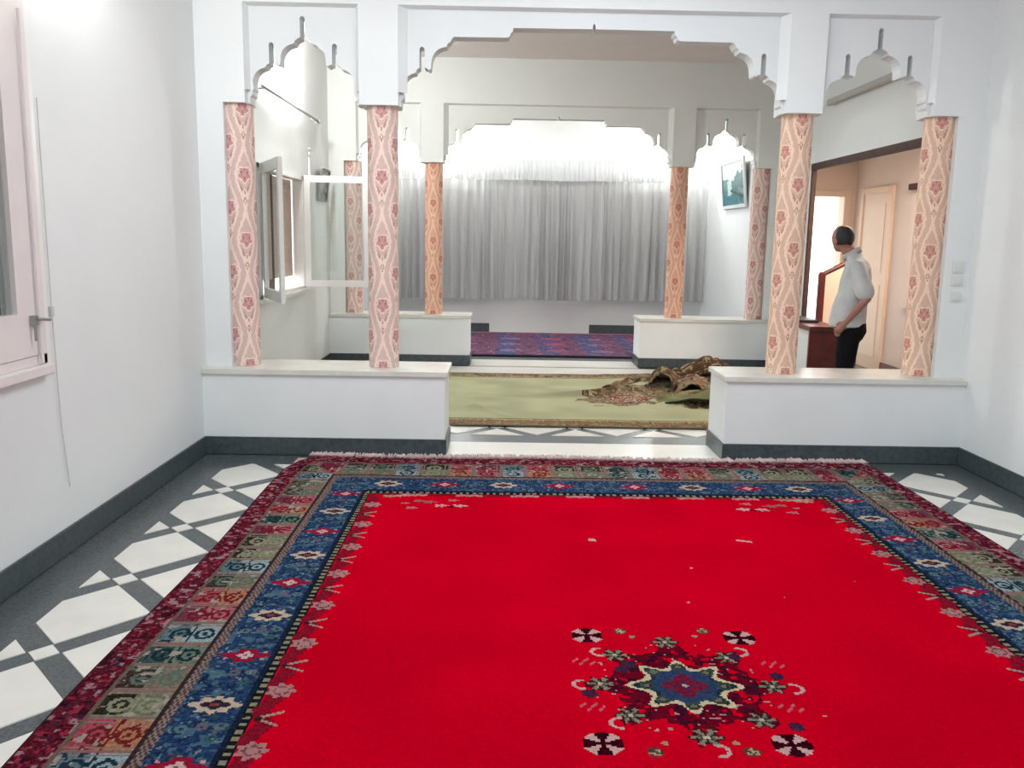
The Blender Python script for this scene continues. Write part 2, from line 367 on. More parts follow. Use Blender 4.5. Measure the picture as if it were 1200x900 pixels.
# ---- columns wrapped in damask paper
def damask():
    na, nz = 126, 300
    rad, z0, z1 = 0.111, 0.632, 2.512
    th = np.arange(na)/na*2*PI
    zz = np.linspace(z0, z1, nz+1)
    P = np.zeros((nz+1, na, 3)); P[..., 0] = rad*np.cos(th)[None]; P[..., 1] = rad*np.sin(th)[None]; P[..., 2] = zz[:, None]
    u = (np.arange(na)+0.5)/na*3            # three repeats round the column
    v = ((np.arange(nz)+0.5)/nz*(z1-z0)/0.46)
    U, V = np.meshgrid(u, v)
    I = np.zeros((nz, na, 3)); I[:] = C8(212, 184, 176)
    def centred(off):
        du = (U-off*0.5+0.5) % 1-0.5; dv = (V-off*0.5+0.5) % 1-0.5
        return du*0.2325, dv*0.46            # metres
    def cell(off, which):
        x, y = centred(off); ax = np.abs(x)
        if which == 'ribbon':
            w = 0.058*(0.5+0.5*np.cos(2*PI*y/0.46))+0.002
            return (np.abs(ax-w-0.002*np.sin(y*110)) < 0.0095)
        if which == 'leaf':
            a1 = np.hypot((ax-0.034+0.35*(y-0.10))/0.010, (y-0.10)/0.030) < 1
            a2 = np.hypot((ax-0.030-0.40*(y+0.085))/0.012, (y+0.085)/0.034) < 1
            return a1 | a2
        r = np.hypot(x, (y-0.005)*0.86); a = np.arctan2(y-0.005, x); lob = 0.040+0.007*np.cos(5*a+PI/2)
        if which == 'halo': return (r < lob+0.010) | (np.hypot(x, (y+0.125)*0.6) < 0.017)
        if which == 'rose': return (r < lob) | (np.hypot(x/0.8, (y+0.120)*0.7) < 0.010)
        if which == 'petal': return (np.hypot(ax-0.019, y-0.020) < 0.010) | (np.hypot(x, y+0.020) < 0.011) | (np.hypot(x, y-0.043) < 0.006)
        if which == 'vein': return (np.abs(ax-0.5*np.abs(y)) < 0.0025) & (r < 0.036)
        if which == 'bead': return (np.abs(np.hypot(x, (y+0.178)*0.8)-0.011) < 0.003) | (np.hypot(x, y+0.205) < 0.006)
    for which, c_ in (('leaf', (184, 146, 138)), ('ribbon', (236, 214, 203)), ('halo', (236, 214, 203)), ('rose', (196, 148, 145)), ('petal', (174, 116, 118)), ('vein', (212, 170, 164)), ('bead', (178, 148, 128))):
        for off in (0, 1): paint(I, cell(off, which), c_)
    I += (RNG.rand(nz, na, 1)-0.5)*0.03
    return P, I
M['damask'] = attr_mat('damask_paper', 0.6, bump=0.1)
M['damask_orange'] = attr_mat('damask_paper_orange_tint', 0.6, bump=0.1, tint=(1.0, 0.80, 0.66))  # same damask colours multiplied by an orange tint
M['damask_cream'] = attr_mat('cream_damask_paper', 0.6, bump=0.1, tint=(1.0, 0.93, 0.80))
DP, DI = damask()
DP[..., 2] -= 0.632
cols_front = [(-1.925, 'slim pink damask column set into the left wall pier'), (-0.885, 'pink damask column on the free end of the left low wall'),
              (2.118, 'cream and rose damask column on the free end of the right low wall'), (3.160, 'damask column set into the right pier beside the light switches')]
cols_back = [(-1.89, 'far damask column seen through the open window pane'), (-0.88, 'orange damask column at the left of the grey curtain'),
             (2.20, 'orange damask column at the right of the grey curtain'), (3.235, 'far rose damask column beside the hanging picture')]
def make_column(x, y, label, m, rz):
    key = m.name
    if key not in make_column.__dict__:
        o = grid('column', DP, DI, m, closed=True); make_column.__dict__[key] = o.data
    else:
        o = bpy.data.objects.new('column', make_column.__dict__[key]); COL.objects.link(o)
    o.location = (x, y, 0.6325); o.rotation_euler.z = rz
    tag(o, label, 'column', 'patterned columns on the low walls')
for i, (x, lb) in enumerate(cols_front): make_column(x, 0.256, lb, M['damask'] if i < 2 else M['damask_cream'], (1.1, 0.58, 0.55, 0.2)[i])
for i, (x, lb) in enumerate(cols_back): make_column(x, D2+0.256, lb, (M['damask'], M['damask_orange'], M['damask_orange'], M['damask'])[i], (0.3, 0.5, 0.4, 0.9)[i])

# ---------------------------------------------------------------- red carpet
def carpet():
    X0, X1, Y1, Y0 = -1.48, 2.715, -0.09, -6.3
    c = 0.0080
    xs = np.arange(X0, X1+c/2, c)
    ys = np.concatenate([np.arange(Y1, -4.35, -c), np.linspace(-4.35, Y0, 60)])
    xm = (xs[1:]+xs[:-1])/2; ym = (ys[1:]+ys[:-1])/2
    X, Y = np.meshgrid(xm, ym); h, w = X.shape
    rng = np.random.RandomState(5)
    I = np.zeros((h, w, 3)); I[:] = C8(190, 0, 28)
    mott = vnoise((h, w), 34, rng); I *= (0.95+0.07*mott)[..., None]
    wob = (vnoise((h, w), 3, rng)-0.5)*0.012
    # distance to the edge (far side bands are woven a little wider)
    dl, dr, df = X-X0, X1-X, (Y1-Y)/1.36
    d = np.minimum(np.minimum(dl, dr), df)+wob*0.6
    far = df < np.minimum(dl, dr)
    s = np.where(far, X, Y)                   # coordinate along the band
    s = s + np.where(dr < dl, 0.11, 0)*(~far)
    R = rng.rand(h, w)
    def put(mask, col, jit=0.06):
        q_ = C8(*col); q_ = q_.mean()+(q_-q_.mean())*0.80; I[mask] = q_*0.86 + (rng.rand(mask.sum(), 1)-0.5)*jit
    n1 = vnoise((h, w), 2.2, rng); n2 = vnoise((h, w), 3.1, rng); n3 = vnoise((h, w), 1.6, rng)
    # outer floral guard
    m = d < 0.145
    put(m, (112, 18, 38), 0.10)
    put(m & (n1 > 0.66), (170, 40, 62)); put(m & (n2 > 0.74), (176, 128, 138)); put(m & (n3 > 0.80), (66, 40, 62)); put(m & (n3 < 0.13), (150, 110, 112))
    put(m & (n2 < 0.17), (58, 18, 34)); put(m & (np.abs(d-0.008) < 0.008), (70, 30, 40)); put(m & (d > 0.128), (120, 96, 84))
    # patchwork band
    m = (d >= 0.145) & (d < 0.375)
    P0 = 0.362
    k = np.floor(s/P0).astype(int); fu = s/P0-k; fv = (d-0.145)/0.23
    pal = [((150, 176, 184), (96, 124, 136), (28, 52, 70)), ((190, 92, 104), (120, 50, 74), (140, 20, 40)), ((118, 122, 92), (52, 48, 38), (150, 150, 120)),
           ((196, 122, 84), (190, 66, 84), (130, 30, 34)), ((104, 128, 112), (60, 84, 88), (24, 52, 56)), ((140, 116, 96), (70, 50, 44), (90, 120, 104))]
    order = [0, 1, 2, 3, 4, 5, 1, 0, 5, 3, 2]
    for q in range(k.min(), k.max()+1):
        mk = m & (k == q)
        if not mk.any(): continue
        for hv in (0, 1):
            a, b, cc = pal[order[(q*2+hv*3) % 11]]
            mm = mk & ((fu < 0.5) == (hv == 0))
            put(mm & (fv < 0.42), b, 0.10); put(mm & (fv >= 0.42), a, 0.10)
            cu = 0.25+0.5*hv
            for fv0 in (0.30, 0.72):
                for q_u, rs in ((cu, 1.0),):
                    rr = np.hypot((fu-q_u)*P0*0.8, (fv-fv0)*0.23)
                    put(mm & (rr < 0.040), cc); put(mm & (rr < 0.025), a if fv0 > 0.5 else b); put(mm & (rr < 0.011), cc)
            put(mm & (np.abs(fv-0.51) < 0.02), cc)
            put(mm & (np.abs(np.abs(fu-cu)-0.20) < 0.012), (150, 128, 112))
            put(mm & (n1 > 0.76), cc); put(mm & (n2 > 0.80), (176, 160, 146))
        put(mk & (fu < 0.06), (138, 118, 104)); put(mk & (np.abs(fu-0.5) < 0.03), (150, 110, 106))
    put(m & (np.abs(fv-0.97) < 0.04), (60, 40, 44))
    # twisted cord
    m = (d >= 0.375) & (d < 0.412)
    put(m, (150, 128, 118)); put(m & (np.sin((s+d*2)*2*PI/0.035) > 0.1), (92, 62, 66))
    # blue band
    m = (d >= 0.412) & (d < 0.635)
    put(m, (32, 62, 112), 0.10)
    put(m & (n2 > 0.66), (66, 106, 136)); put(m & (n1 > 0.76), (30, 44, 74)); put(m & (n3 > 0.86), (126, 140, 144)); put(m & (n3 < 0.10), (98, 84, 100)); put(m & (n2 < 0.14), (36, 84, 96))
    put(m & (d > 0.615), (24, 38, 66))
    flo = [(X0+0.523, -1.02-0.3575*i, i % 2) for i in range(-0, 15)]
    flo += [(X1-0.523, -1.02-0.3575*i, i % 2) for i in range(0, 15)]
    flo += [(x_, -0.785, t_) for x_, t_ in ((-0.725, 1), (-0.356, 0), (0.026, 1), (0.39, 0), (0.88, 0), (1.259, 1), (1.62, 0), (1.96, 1))]
    for fx, fy, ty in flo:
        ay = 1.0 if fy < -0.9 else 0.85
        x = X-fx; y = (Y-fy)*ay; r = np.hypot(x, y); a = np.arctan2(y, x)
        if ty == 0:
            dd = np.abs(x)/0.092+np.abs(y)/0.062
            put(dd < 1.0+0.14*np.cos(6*a), (176, 14, 50)); put(r < 0.026+0.007*np.cos(4*a), (224, 186, 184)); put(r < 0.008, (190, 40, 60))
            for sx in (-1, 1): put(np.hypot(np.abs(x)-0.070, y+sx*0.028) < 0.008, (220, 150, 160))
        else:
            e = np.hypot(x/0.078, y/0.052)
            put(e < 1+0.16*np.cos(8*a), (214, 188, 158)); put(e < 0.55+0.1*np.cos(4*a), (52, 34, 60)); put(e < 0.22, (150, 60, 60))
    for i in range(-1, 30):                   # small filler flowers between
        for fx in (X0+0.523, X1-0.523):
            fy = -1.20-0.3575*i
            for ox, oy, cl in ((-0.06, 0.03, (86, 122, 126)), (0.05, -0.02, (56, 96, 104)), (0.0, 0.045, (112, 96, 110)), (0.06, 0.05, (92, 118, 124))):
                r = np.hypot(X-fx-ox, Y-fy-oy); put((r < 0.022) & (r > 0.009), cl)
    # pale dots on black
    m = (d >= 0.635) & (d < 0.672)
    put(m, (26, 26, 34)); put(m & (np.sin(s*2*PI/0.042) > 0.05) & (d > 0.641) & (d < 0.664), (150, 148, 112))
    # inner dark red guard with pink flowers, ragged inner edge
    dd_ = d + 0.012*np.sin(s*2*PI/0.18)
    m = (dd_ >= 0.672) & (dd_ < 0.735)
    put(m & (~far), (158, 8, 34)); put(m & far & (df < 0.70), (150, 10, 40))
    for i in range(0, 30):
        fy = -1.24-0.3640*i/1.0
        for fx, sg in ((X0+0.722, 1), (X1-0.722, -1)):
            for q, (oy, ty) in enumerate(((0, 0), (-0.182, 1))):
                x = (X-fx)*sg; y = Y-fy-oy; r = np.hypot(x, y*1.0); a = np.arctan2(y, x)
                if ty == 0:
                    put(r < 0.046+0.008*np.cos(7*a), (196, 128, 128)); put((np.abs(r-0.026) < 0.005) & (R > 0.3), (140, 60, 70))
                else:
                    put((np.abs(np.abs(y)-0.5*np.abs(x+0.04)) < 0.007) & (x > -0.035) & (x < 0.05), (190, 150, 134))
                    put((np.hypot(x+0.03, y) < 0.014), (60, 30, 34))
    for i in range(0, 10):
        fx = -0.18+0.345*i-0.35
        if X0+0.75 < fx < X1-0.75: put((np.abs(Y+1.025+0.004*np.sin(X*90)) < 0.020) & (np.abs(X-fx) < 0.085) & (R > 0.15), (222, 140, 150))
    # far corner sprays
    for sx, cxr in ((1, X0), (-1, X1)):
        for (ox, oy, rr, cl) in ((0.80, -1.06, 0.03, (190, 150, 130)), (0.86, -1.05, 0.03, (200, 170, 150)), (0.95, -1.03, 0.03, (196, 140, 140)), (0.99, -1.15, 0.026, (150, 120, 110)),
                                 (1.06, -1.17, 0.03, (140, 112, 104)), (1.13, -1.24, 0.030, (226, 160, 170)), (1.20, -1.13, 0.025, (224, 110, 130)), (0.96, -1.29, 0.025, (220, 120, 140)),
                                 (0.91, -1.20, 0.018, (216, 110, 130)), (1.24, -1.24, 0.030, (236, 180, 188)), (1.19, -1.26, 0.018, (60, 0, 20))):
            x = (X-cxr)*sx-ox; y = Y-oy; r = np.hypot(x/1.6, y); a = np.arctan2(y, x)
            put((r < rr*(0.8+0.3*np.cos(5*a))) & (R > 0.12), cl)
    # ---- central medallion
    mx, my = 0.683, -3.357
    x = X-mx; y = Y-my; r = np.hypot(x, y); a = np.arctan2(y, x)
    halo = (r < 0.30+0.05*np.cos(8*a)+0.02*np.cos(16*a)) & (vnoise((h, w), 2.6, rng) > 0.30)
    put(halo, (120, 0, 26), 0.04)
    halo2 = (r < 0.27) & (vnoise((h, w), 3.2, rng) > 0.62); put(halo2, (74, 8, 36))
    put((r < 0.34) & (r > 0.17) & (n3 > 0.90), (214, 140, 150))
    star = 0.168+0.030*np.cos(8*(a-PI/2))+0.006*np.cos(16*(a-PI/2))
    star *= (1+0.06*np.cos(2*a))
    put(r < star, (226, 206, 160)); put(r < star-0.024, (34, 52, 60)); put(r < 0.124+0.012*np.cos(8*(a-PI/2)), (38, 66, 110))
    for q in range(8):
        aa = PI/2+q*PI/4; px_, py_ = 0.140*math.cos(aa), 0.140*math.sin(aa)
        rr = np.hypot(x-px_, y-py_); put(rr < 0.026, (60, 34, 36)); put((rr < 0.013), (116, 116, 96))
        put((np.abs(rr-0.022) < 0.004), (54, 84, 76))
    put(r < 0.100+0.004*np.cos(8*a), (44, 60, 104)); put(r < 0.068+0.014*np.cos(4*a), (134, 16, 48)); put((np.minimum(np.abs(x), np.abs(y)) < 0.006) & (r < 0.05), (52, 40, 84)); put(r < 0.010, (186, 180, 160))
    def flower(fx, fy, sc, leaf=True):
        X_ = X-fx; Y_ = Y-fy; rr = np.hypot(X_, Y_); aa = np.arctan2(Y_, X_)
        put((rr < 0.058*sc*(0.82+0.2*np.cos(6*aa))) & (R > 0.10), (62, 26, 34))
        put((rr < 0.050*sc) & (np.abs(np.cos(3*aa)) > 0.80) & (R > 0.1), (150, 140, 112)); put((rr < 0.030*sc) & (np.abs(np.cos(3*aa+1)) > 0.86), (84, 104, 92))
        put(rr < 0.009, (210, 196, 160))
    for fx, fy, sc in ((0.672, -3.010, 1.0), (0.456, -3.125, 0.95), (0.89, -3.138, 0.95), (0.375, -3.350, 0.95), (1.000, -3.355, 0.95), (0.455, -3.562, 1.0), (0.896, -3.580, 1.0), (0.684, -3.690, 1.05)):
        flower(fx, fy, sc)
    for fx, fy, sg in ((0.400, -3.10, 1), (0.95, -3.09, -1), (0.31, -3.355, 1), (1.075, -3.37, -1), (0.415, -3.61, 1), (0.71, -3.765, -1)):
        X_ = (X-fx)*sg; Y_ = Y-fy; rr = np.hypot(X_, Y_); aa = np.arctan2(Y_, X_)
        put((np.abs(rr-0.030) < 0.007) & (np.abs(aa) > 1.2), (222, 170, 166))
    for fx, fy in ((0.50, -3.20), (0.33, -3.42), (1.00, -3.62), (0.92, -3.13), (0.47, -3.24), (1.04, -3.28)):
        put(np.hypot(X-fx, Y-fy) < 0.028, (72, 30, 66))
    for fx, fy in ((0.364, -2.957), (0.983, -2.966), (0.344, -3.731), (0.950, -3.728)):    # corner crosses
        X_ = X-fx; Y_ = Y-fy; rr = np.hypot(X_, Y_); aa = np.arctan2(Y_, X_)
        put((rr < 0.066) & (np.abs(np.sin(2*aa)) > 0.72) & (rr > 0.014), (228, 170, 168))
        put((rr < 0.064) & (np.abs(np.cos(2*aa)) > 0.62), (64, 0, 18)); put((rr < 0.016), (70, 0, 20))
    for fx, fy in ((0.506, -2.914), (0.846, -2.905), (0.503, -3.775), (0.811, -3.770)):
        rr = np.hypot(X-fx, Y-fy); put(rr < 0.026, (96, 60, 50)); put((rr < 0.021) & (R > 0.4), (190, 168, 130)); put(np.hypot(X-fx-0.04*np.sign(0.68-fx), Y-fy+0.05*np.sign(fy+3.35)) < 0.012, (190, 140, 120))
    for fx, fy in ((0.332, -3.181), (1.051, -3.191), (0.329, -3.511), (1.022, -3.500)):    # woven zigzag signs
        X_ = X-fx; Y_ = Y-fy
        put((np.abs(X_) < 0.044) & (np.abs(Y_-0.020*np.sign(np.sin(X_*150))*np.abs(np.sin(X_*75))) < 0.008), (222, 88, 104))
    # scraps of lint
    for fx, fy, lx, ly in ((0.500, -1.815, 0.020, 0.020), (1.32, -1.80, 0.040, 0.012)): put((np.abs(X-fx) < lx) & (np.abs(Y-fy+0.3*(X-fx)) < ly), (238, 170, 170))
    for fx, fy in ((0.85, -2.62), (1.30, -2.55), (1.70, -2.35), (1.12, -3.55), (0.95, -2.20)): put(np.hypot(X-fx, Y-fy) < 0.007, (230, 150, 150))
    I *= (0.96+0.08*rng.rand(h, w))[..., None]*0.90
    # geometry with gentle waves
    PX, PY = np.meshgrid(xs, ys); P = np.zeros(PX.shape+(3,)); 
    e = np.minimum(np.minimum(PX-X0, X1-PX), Y1-PY)
    hN = vnoise(PX.shape, 60, rng)
    P[..., 0] = PX+0.012*np.sin(PY*2.3)*np.clip((X0+0.5-PX)/0.5, 0, 1)
    P[..., 1] = PY+0.016*np.sin(PX*3.1+0.5)*np.clip((PY-Y1+0.5)/0.5, 0, 1)
    P[..., 2] = 0.013+0.003*hN-0.010*np.clip(1-e/0.012, 0, 1)
    cr = np.clip(1-np.hypot(PX-X0, PY-Y1)/0.35, 0, 1); P[..., 0] += 0.10*cr; P[..., 1] -= 0.05*cr; P[..., 2] += 0.02*cr*(1-cr)*2
    return P, I, (X0, X1, Y0, Y1)
CP, CI, CE = carpet()
M['carpet'] = attr_mat('knotted_wool', 0.95, bump=0.25, bscale=420)
b_ = M['carpet'].node_tree.nodes['Principled BSDF']; b_.inputs['Specular IOR Level'].default_value = 0.0
b_.inputs['Sheen Weight'].default_value = 0.9; b_.inputs['Sheen Roughness'].default_value = 0.28
M['carpet'].node_tree.links.new([n for n in M['carpet'].node_tree.nodes if n.bl_idname == 'ShaderNodeVertexColor'][0].outputs[0], b_.inputs['Sheen Tint'])
cr_ = root('carpet', (0.62, -3.2, 0), 'large bright red carpet with blue and patchwork borders and a cream star medallion', 'carpet')
grid('pile', CP[::-1], CI[::-1], M['carpet'], cr_)
box('backing', CE[0]+0.02, CE[1]-0.012, CE[2], CE[3]-0.03, 0.001, 0.006, M['fringe'], cr_)
# fringe tassels along the far edge
tm = []
for v in range(4):
    bm = bmesh.new(); rg = random.Random(v)
    for k in range(7):
        a = (k-3)*0.006; l = rg.uniform(0.045, 0.09); w = rg.uniform(-0.025, 0.025)
        rod(bm, (a, -0.02, 0.012), (a*1.3+w*0.5, l*0.5, 0.013+rg.uniform(0, .008)), 0.0042, 5); rod(bm, (a*1.3+w*0.5, l*0.5, 0.013), (a*1.7+w, l, 0.005), 0.0042, 5, 0.003)
    me = bpy.data.meshes.new('tassel'); bm.to_mesh(me); bm.free(); me.materials.append(M['fringe']); tm.append(me)
x = CE[0]+0.12; k = 0
while x < CE[1]-0.01:
    o = bpy.data.objects.new('tassel', tm[k % 4]); COL.objects.link(o); o.parent = cr_
    o.location = Vector((x, CE[3]+0.016*math.sin(x*3.1+0.5), 0.002))-Vector(cr_['org']); o.rotation_euler.z = random.uniform(-0.5, 0.5)
    s_ = random.uniform(0.8, 1.25); o.scale = (s_*1.25, s_*1.15, 1.6); x += random.uniform(0.050, 0.066); k += 1

# ---------------------------------------------------------------- green rug with crumpled end
def border_cols(h, w, rng, base=(120, 100, 74)):
    base = tuple(v*0.92 for v in base)
    I = np.zeros((h, w, 3)); I[:] = C8(*base)
    n = vnoise((h, w), 3, rng); n2 = vnoise((h, w), 2, rng)
    I[n > 0.64] = C8(92, 66, 50); I[n2 > 0.7] = C8(138, 132, 100); I[n < 0.22] = C8(66, 56, 42); I[n2 < 0.18] = C8(136, 104, 88)
    return I
def green_rug():
    X0, X1, Y0, Y1 = -1.65, 2.80, 1.045, 4.02
    c = 0.018; xs = np.arange(X0, X1, c); ys = np.arange(Y0, Y1+c/2, c)
    PX, PY = np.meshgrid(xs, ys); X = (PX[1:, 1:]+PX[:-1, :-1])/2; Y = (PY[1:, 1:]+PY[:-1, :-1])/2; h, w = X.shape
    rng = np.random.RandomState(3)
    I = np.zeros((h, w, 3)); I[:] = C8(164, 165, 132); I *= (0.90+0.14*vnoise((h, w), 14, rng))[..., None]
    d = np.minimum(np.minimum(Y-Y0, Y1-Y), np.minimum(X-X0, X1-X))
    b = border_cols(h, w, rng, (138, 112, 80)); m = d < 0.33; I[m] = b[m]
    k = ((X/0.17) % 1); m2 = (d > 0.07) & (d < 0.27) & (Y < 2)
    rr = np.hypot((k-0.5)*0.17, (d-0.17)); I[m2 & (rr < 0.062)] = C8(112, 92, 60); I[m2 & (rr < 0.035)] = C8(130, 82, 62); I[m2 & (k < 0.12)] = C8(104, 88, 64)
    I[(d < 0.05)] = C8(88, 80, 52); I[(d > 0.30) & (d < 0.33)] = C8(96, 88, 56); I[(np.abs(d-0.285) < 0.012)] = C8(176, 160, 116)
    # heights
    Z = np.full(PX.shape, 0.010)
    def ridge(pts, wd, hh):
        nonlocal Z
        for (ax, ay, ah), (bx_, by, bh) in zip(pts[:-1], pts[1:]):
            dx, dy = bx_-ax, by-ay; L2 = dx*dx+dy*dy
            t_ = np.clip(((PX-ax)*dx+(PY-ay)*dy)/L2, 0, 1)
            dist = np.hypot(PX-ax-t_*dx, PY-ay-t_*dy); hgt = (ah+(bh-ah)*t_)*hh
            Z = np.maximum(Z, 0.010+hgt*np.exp(-(dist/wd)**2))
    ridge([(-0.3, 2.62, 0.15), (0.3, 2.45, 0.4), (0.9, 2.62, 0.8), (1.35, 2.75, 1.2)], 0.045, 0.075)
    ridge([(-0.25, 1.9, 0.6), (0.05, 1.45, 0.2)], 0.05, 0.05)
    ridge([(1.2, 2.75, 0.5), (1.7, 3.0, 1.0), (2.2, 3.1, 1.0)], 0.20, 0.10)
    ridge([(1.5, 2.2, 0.5), (2.0, 2.3, 1), (2.7, 2.2, 1)], 0.22, 0.10)
    Z += 0.005*vnoise(PX.shape, 12, rng)
    Z += np.clip((PX-1.0)/1.2, 0, 1)*0.05*vnoise(PX.shape, 7, rng)*np.clip((PY-1.45)/0.5, 0, 1)
    P = np.stack([PX, PY, Z], -1)
    # the turned-over brown underside around the heap
    hb = (vnoise((h, w), 6, rng)-0.5)*0.5
    und = (np.hypot((X-1.35)/0.62, (Y-2.45)/0.52)+hb < 0.85) & (X > 0.75) & (X < 1.9) & (Y > 1.5)
    u = border_cols(h, w, rng, (128, 112, 86)); red = np.hypot((X-1.32)/0.22, (Y-2.35)/0.25) < 1
    u[red & (rng.rand(h, w) > 0.60)] = C8(128, 66, 54); u[red & (rng.rand(h, w) > 0.86)] = C8(186, 168, 146)
    I[und] = u[und]
    heap = (np.hypot((X-2.05)/0.66, (Y-2.85)/1.05)+hb < 0.95); I[heap] = u[heap]
    return P, I
GP, GI = green_rug()
M['rug'] = attr_mat('green_rug_wool', 0.95, bump=0.3, bscale=200)
gr = root('rug', (0.7, 2.5, 0), 'pale green rug with brown border, its right end crumpled into a heap', 'rug')
grid('field', GP, GI, M['rug'], gr)
def swept_fold(path, wid, hgt, cols, thick=0.012, seed=0, skew=0.0, arch=1.0):
    """arched sheet swept along path: list of (x,y,z)"""
    rng = np.random.RandomState(seed); n = 40; ns = 30
    path = np.array(path, float); tt = np.linspace(0, len(path)-1, n); Pc = np.stack([np.interp(tt, range(len(path)), path[:, k]) for k in range(3)], 1)
    W = np.interp(tt, range(len(path)), wid); Hh = np.interp(tt, range(len(path)), hgt)
    T = np.gradient(Pc, axis=0); T[:, 2] = 0; T /= np.linalg.norm(T, axis=1)[:, None]; Nn = np.stack([-T[:, 1], T[:, 0], 0*T[:, 0]], 1)
    s = np.linspace(-1, 1, ns); ang = s*PI*0.5*arch
    P = np.zeros((n, ns, 3)); nz = vnoise((n, ns), 5, rng)-0.5; nz2 = vnoise((n, ns), 3, rng)-0.5
    for i in range(n):
        P[i] = Pc[i]+np.outer(np.sin(ang)*W[i]/2*(1+0.35*nz[i]), Nn[i])+np.outer(np.cos(ang)*Hh[i]*(1+0.5*nz2[i])+skew*s*Hh[i]*0.3, (0, 0, 1))
    P[..., 2] = np.maximum(P[..., 2], 0.012)
    Q = P.copy(); 
    I = border_cols(n-1, ns-1, rng, cols)
    return P, I
def fold_obj(*a, **k):
    P, I = swept_fold(*a, **k)
    o = grid('fold', P, I, M['rug'], gr)
    md = o.modifiers.new('thickness', 'SOLIDIFY'); md.thickness = 0.014; md.offset = -1
    return o
BR = (112, 92, 70); DK = (84, 62, 48)
fold_obj([(1.93, 3.72, 0.0), (2.12, 3.83, 0.04), (2.38, 3.92, 0.11), (2.55, 3.95, 0.12), (2.75, 3.98, 0.0)], [0.14, 0.18, 0.20, 0.20, 0.14], [0.07, 0.10, 0.12, 0.12, 0.10], DK, seed=1, arch=1.25)
fold_obj([(1.68, 2.75, 0.0), (1.80, 3.10, 0.0), (1.80, 3.55, 0.0)], [0.30, 0.34, 0.2], [0.20, 0.22, 0.10], BR, seed=2, arch=1.1)
fold_obj([(1.15, 2.95, 0.0), (1.5, 3.15, 0.0), (1.85, 3.35, 0.0)], [0.18, 0.26, 0.20], [0.05, 0.12, 0.12], (126, 108, 84), seed=3)
fold_obj([(1.92, 2.35, 0.0), (2.05, 2.75, 0.0), (2.10, 3.2, 0.0)], [0.34, 0.36, 0.2], [0.15, 0.20, 0.10], (134, 112, 88), seed=4, arch=1.1)
fold_obj([(2.10, 1.95, 0.0), (2.15, 2.35, 0.0), (2.35, 2.8, 0.0)], [0.30, 0.34, 0.2], [0.13, 0.17, 0.10], BR, seed=5, arch=1.1)
fold_obj([(1.45, 2.42, 0.0), (1.8, 2.35, 0.0), (2.2, 2.55, 0.0)], [0.16, 0.22, 0.20], [0.05, 0.09, 0.10], (120, 100, 76), seed=7)
fold_obj([(2.25, 2.65, 0.0), (2.35, 3.0, 0.02), (2.45, 3.4, 0.0)], [0.24, 0.30, 0.2], [0.12, 0.18, 0.10], DK, seed=8, arch=1.15)
fold_obj([(1.72, 2.15, 0.0), (2.0, 2.12, 0.03), (2.3, 2.3, 0.05)], [0.14, 0.20, 0.20], [0.08, 0.13, 0.14], BR, seed=10, arch=1.1)
# green corner flap curling up, shade below painted as its dark front edge
n_, s_n = 26, 18; P = np.zeros((n_, s_n, 3)); rg = np.random.RandomState(9); nz = vnoise((n_, s_n), 5, rng=rg)-0.5
for i in range(n_):
    u_ = i/(n_-1)
    for j in range(s_n):
        v_ = j/(s_n-1)
        P[i, j] = (1.52+0.78*u_+0.10*v_, 2.02-0.20*u_+0.42*v_, 0.030+0.065*math.sin(PI*min(1, v_*1.1))*(0.6+u_)+0.06*(0.3+u_)*(1-v_)+0.12*v_*u_+0.05*nz[i, j])
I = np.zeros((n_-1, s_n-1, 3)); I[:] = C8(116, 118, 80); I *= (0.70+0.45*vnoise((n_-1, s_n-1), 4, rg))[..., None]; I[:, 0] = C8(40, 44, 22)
o = grid('fold', P, I, M['rug'], gr); md = o.modifiers.new('thickness', 'SOLIDIFY'); md.thickness = 0.012

# ---------------------------------------------------------------- dark patterned rug in the far room
def far_rug():
    xs = np.linspace(-1.4, 2.9, 216); ys = np.linspace(5.62, 8.62, 100); PX, PY = np.meshgrid(xs, ys)
    rng = np.random.RandomState(8); h, w = 99, 215; X = PX[1:, 1:]; Y = PY[1:, 1:]
    I = np.zeros((h, w, 3)); I[:] = C8(92, 62, 84)
    nb = vnoise((h, w), 9, rng); n = vnoise((h, w), 3, rng); n2 = vnoise((h, w), 2, rng)
    blue = (np.sin(X*2*PI/0.62+0.8)+0.8*(nb-0.5) > 0.35); I[blue] = C8(62, 72, 106)
    I[(n > 0.76)] = C8(120, 66, 88); I[n < 0.2] = C8(66, 42, 72); I[(n2 > 0.92)] = C8(150, 116, 134)
    for yy in (6.2, 6.95, 7.7):
        for k in range(-2, 5): I[(np.hypot((X-0.15-k*0.66)/0.17, (Y-yy)/0.14) < 1) & (n2 > 0.35)] = C8(150, 70, 92) if k % 2 else C8(120, 100, 128)
    I[Y < 5.72] = C8(40, 24, 44); I[Y > 8.5] = C8(160, 90, 100)
    Z = 0.012+0.004*vnoise(PX.shape, 12, rng)
    return np.stack([PX, PY, Z], -1), I
FP, FI = far_rug()
o = grid('rug', FP, FI, M['rug']); md = o.modifiers.new('thickness', 'SOLIDIFY'); md.thickness = 0.01
tag(o, 'purple and blue patterned rug on the floor before the grey curtain', 'rug')

